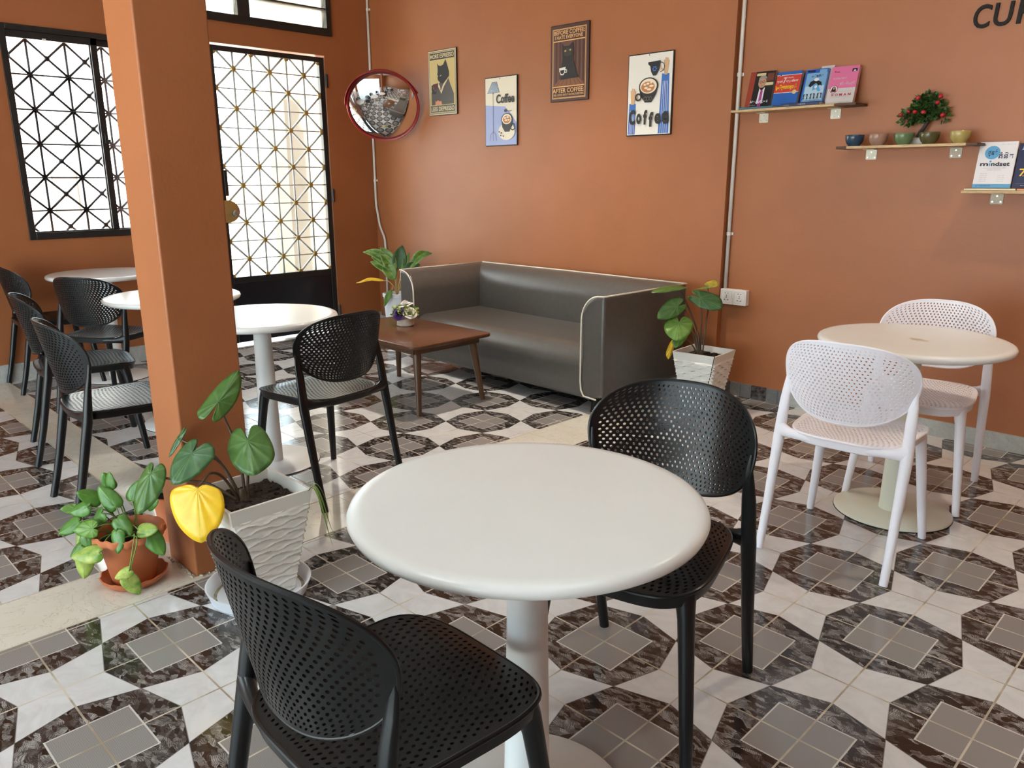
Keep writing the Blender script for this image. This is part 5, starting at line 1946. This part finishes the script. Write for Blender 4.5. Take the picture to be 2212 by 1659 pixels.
a.text('ផ្លាស់ប្តូរផ្នត់គំនិតដើម្បីជោគជ័យ', .20, .415, .80, .44, B_['grey'], 0.0); a.text('ក្នុងជីវិត និងការងារ', .32, .375, .68, .40, B_['grey'], 0.0)
for i in range(5):
    a.text('ជំពូកទី', .15, .30 - i * .042, .33, .318 - i * .042, B_['grey'], 0.0)
    if i:
        a.text('មេរៀន', .62, .30 - i * .042, .80, .318 - i * .042, B_['grey'], 0.0)
a.build('cover_print', b)
b, a = book('navy book with a yellow 7 on the lower shelf, cut by the photo edge', -0.352, Z3 + 0.0115, 0.158, 0.212, 0.016, 15, 3, 2.092, B_['navy'])
a.rect(0, 0, 1, 1, B_['navy'])
a.rect(.10, .87, .26, .93, B_['lb']); a.rect(.08, .855, .28, .87, B_['white'])
a.text('7', .12, .26, .30, .43, B_['yellow'], 0.01)
a.text('យុទ្ធសាស្ត្រ', .32, .315, .92, .43, B_['white'], 0.03); a.text('ដើម្បី', .22, .255, .36, .29, B_['yellow'], 0.01); a.text('ជោគជ័យ', .40, .235, .80, .30, B_['yellow'], 0.02)
a.quadl((.08, .095), (.95, .095), .0008, B_['grey']); a.text('និពន្ធដោយ', .22, .04, .60, .065, B_['white'], 0.0)
a.build('cover_print', b)

# bowls
def glaze(n, c1, c2):
    return noisy(n, c1, c2, 35, 0.22, bump=0.1, bdist=0.001)
bowl_m = MB()
bowl_m.lathe([(0, 0.003), (0.024, 0.003), (0.026, 0.0), (0.029, 0.0), (0.030, 0.006), (0.038, 0.014), (0.0445, 0.028), (0.0465, 0.042), (0.0475, 0.0555), (0.0465, 0.0572), (0.0450, 0.0555), (0.0435, 0.042), (0.040, 0.026), (0.028, 0.012), (0, 0.009)], 48)
for x, nm, lab, c1_, c2_ in (
        (-1.104, 'blue', 'blue ceramic bowl, leftmost on the middle shelf', (0.018, 0.045, 0.085), (0.03, 0.065, 0.11)),
        (-0.983, 'pink', 'dusty pink ceramic bowl, second from left on the middle shelf', (0.30, 0.17, 0.12), (0.36, 0.21, 0.155)),
        (-0.856, 'green', 'sage green ceramic bowl left of the little tree pot', (0.10, 0.17, 0.075), (0.14, 0.21, 0.10)),
        (-0.735, 'olive', 'dark olive ceramic bowl right of the little tree pot', (0.065, 0.062, 0.022), (0.10, 0.09, 0.035)),
        (-0.597, 'yellow', 'mustard yellow ceramic bowl, rightmost on the middle shelf', (0.36, 0.28, 0.09), (0.44, 0.35, 0.13))):
    bw = bowl_m.build('bowl', glaze(nm + '_glaze', c1_, c2_), None, smooth='auto', angle=60)
    bw.location = (x, 2.068, Z2)
    tag(bw, lab, 'bowl', 'ceramic bowls on the middle shelf')

# bonsai
bo = (-0.800, 2.141, Z2)
bz = thing('artificial_bonsai', 'little artificial fruit tree with red fruit on the middle shelf', 'bonsai', bo)
mb = MB()
mb.prism([(-0.048, 0.004), (0.048, 0.004), (0.056, 0.046), (0.050, 0.046), (0.046, 0.036), (-0.046, 0.036), (-0.050, 0.046), (-0.056, 0.046)], 'y', -0.022, 0.022)
mb.box(-0.042, -0.028, -0.020, 0.020, 0, 0.005)
mb.box(0.028, 0.042, -0.020, 0.020, 0, 0.005)
mb.build('pot', noisy('white_grey_pot', (0.55, 0.54, 0.52), (0.62, 0.61, 0.59), 20, 0.4), bz, bevel=0.002)
mb = MB()
tk = [(-0.012, 0, 0.038), (-0.006, 0, 0.06), (0.010, -0.004, 0.082), (0.022, -0.004, 0.105), (0.028, 0, 0.125), (0.015, 0, 0.155), (0.005, 0, 0.19)]
mb.tube(tk, [0.013, 0.011, 0.010, 0.0095, 0.009, 0.006, 0.004], 10)
for q in ((-0.08, -0.01, 0.15), (0.085, 0.0, 0.15), (-0.03, -0.02, 0.21), (0.06, 0.01, 0.205)):
    mb.tube([(0.022, 0, 0.115), (q[0] * 0.6, q[1], 0.135), q], [0.006, 0.004, 0.002], 6)
mb.build('trunk', M['bark'], bz, smooth=True)
mb = MB()
random.seed(9)
blobs = [((-0.075, -0.005, 0.135), 0.036), ((-0.035, -0.01, 0.155), 0.038), ((0.0, -0.005, 0.175), 0.046), ((0.04, 0, 0.18), 0.042), ((0.02, -0.005, 0.215), 0.036), ((0.07, 0, 0.165), 0.036), ((0.095, 0, 0.135), 0.022), ((-0.02, 0, 0.205), 0.03), ((0.01, -0.01, 0.145), 0.034)]
for c_, r_ in blobs:
    for _ in range(int(70 * (r_ / 0.036) ** 2)):
        d = Vector((random.gauss(0, 1), random.gauss(0, 1), random.gauss(0, 1))).normalized()
        p = Vector(c_) + d * r_ * random.uniform(0.55, 1.05)
        if p.y > 0.014:
            p.y = 0.014
        t1 = (d + Vector((random.uniform(-1, 1), random.uniform(-1.2, .3), random.uniform(-.8, .8))) * 0.8).normalized() * random.uniform(0.020, 0.030)
        t2 = t1.cross(Vector((random.uniform(-1, 1), random.uniform(-1, 1), random.uniform(-1, 1)))).normalized() * 0.0095
        up_ = t1.cross(t2).normalized() * 0.002
        mb.add([p, p + t1 * 0.45 + t2 + up_, p + t1, p + t1 * 0.45 - t2 + up_, p + t1 * 0.45], [(0, 1, 4), (1, 2, 4), (2, 3, 4), (3, 0, 4)])
mb.build('foliage', M['bonsai_leaf'], bz, fix=False)
for x, z in ((-0.818, 1.733), (-0.719, 1.735), (-0.730, 1.707), (-0.861, 1.674), (-0.825, 1.668), (-0.784, 1.664), (-0.700, 1.647), (-0.898, 1.658)):
    mb = MB()
    mb.sphere((x - bo[0], -0.052 if abs(x + 0.80) < 0.05 else -0.034, z - bo[2]), 0.0115, 14, sc=(1, 1, 0.95))
    mb.build('fruit', M['red_fruit'], bz, smooth=True)

# lettering on the wall
sg = thing('wall_lettering', 'black raised CUP lettering on the orange wall at the top right corner', 'lettering', (-0.640, YW, 2.037))


def letter(ch, x0, x1, z0, z1, shear=0.07):
    vs, fs = text_geo(ch, 0.012)
    bm = bmesh.new()
    bv = [bm.verts.new((x0 + u * (x1 - x0) + shear * (z0 + v * (z1 - z0)), -0.012, z0 + v * (z1 - z0))) for u, v in vs]
    for f in fs:
        try:
            bm.faces.new([bv[i] for i in f])
        except ValueError:
            pass
    bmesh.ops.remove_doubles(bm, verts=bm.verts, dist=1e-5)
    ex = bmesh.ops.extrude_face_region(bm, geom=list(bm.faces))
    for v in [g for g in ex['geom'] if isinstance(g, bmesh.types.BMVert)]:
        v.co.y = -0.001
    bmesh.ops.recalc_face_normals(bm, faces=bm.faces)
    me = bpy.data.meshes.new('letter')
    bm.to_mesh(me)
    bm.free()
    me.materials.append(M['black'])
    o = bpy.data.objects.new('letter', me)
    COL.objects.link(o)
    o.parent = sg


letter('C', 0.000, 0.072, 0.000, 0.104)
letter('U', 0.087, 0.163, 0.000, 0.103)
letter('P', 0.186, 0.250, 0.002, 0.103)

# ================================================================== CEILING LAMPS (above the picture): added fill tubes, then downlights
def lamp(x, y, rz, power, lab, col=(1.0, 0.97, 0.90)):
    l = thing('fill_lamp', lab, 'lamp', (x, y, ZC), rz, group='added tube lamps on the ceiling')
    MB().box(-0.6, 0.6, -0.03, 0.03, -0.05, 0).build('lamp_housing', M['pole_white'], l, bevel=0.004)
    em = mat('lit_tube', (0.9, 0.9, 0.9), 0.5, emit=(col, power))
    MB().tube([(-0.58, 0, -0.075), (0.58, 0, -0.075)], 0.016, 12).build('tube_light', em, l, smooth='auto')
    mb = MB()
    for sx in (-1, 1):
        mb.box(sx * 0.59 - 0.012, sx * 0.59 + 0.012, -0.02, 0.02, -0.095, -0.05)
    mb.build('tube_holders', M['pole_white'], l)


lamp(-1.1, -3.2, 0, FILL_POWER * 2.2, 'added tube lamp on the ceiling towards the street front', (0.84, 0.95, 1.0))  # unseen fixture, added to brighten the nearest table from the street side
lamp(0.9, -1.4, 0, FILL_POWER * 0.8, 'added tube lamp on the ceiling right of the nearest table', (0.84, 0.95, 1.0))  # second unseen tube, added as fill over the near tables and floor


def downlight(x, y, watts, cone, lab, col):
    d = thing('downlight', lab, 'lamp', (x, y, ZC), group='round downlights along the back wall')
    MB().lathe([(0.062, -0.004), (0.062, 0.0), (0.048, 0.0), (0.046, -0.004), (0.054, -0.007), (0.062, -0.004)], 32).build('trim_ring', M['pole_white'], d, smooth='auto')
    MB().lathe([(0, -0.0015), (0.046, -0.0015)], 32).build('lens', mat('lit_lens', (0.9, 0.9, 0.9), 0.5, emit=(col, 40.0)), d)
    ld = bpy.data.lights.new('downlight_beam', 'SPOT')
    ld.energy = watts
    ld.color = col
    ld.spot_size = R(cone)
    ld.spot_blend = 1.0
    ld.shadow_soft_size = 0.05
    o = bpy.data.objects.new('downlight_beam', ld)
    COL.objects.link(o)
    o.parent = d
    o.location = (0, 0, -0.02)


downlight(-2.9, 0.95, 175, 95, 'round downlight on the ceiling before the sofa', (1.0, 0.88, 0.74))
downlight(0.35, 1.15, 70, 120, 'round downlight on the ceiling near the shelf wall', (1.0, 0.84, 0.64))
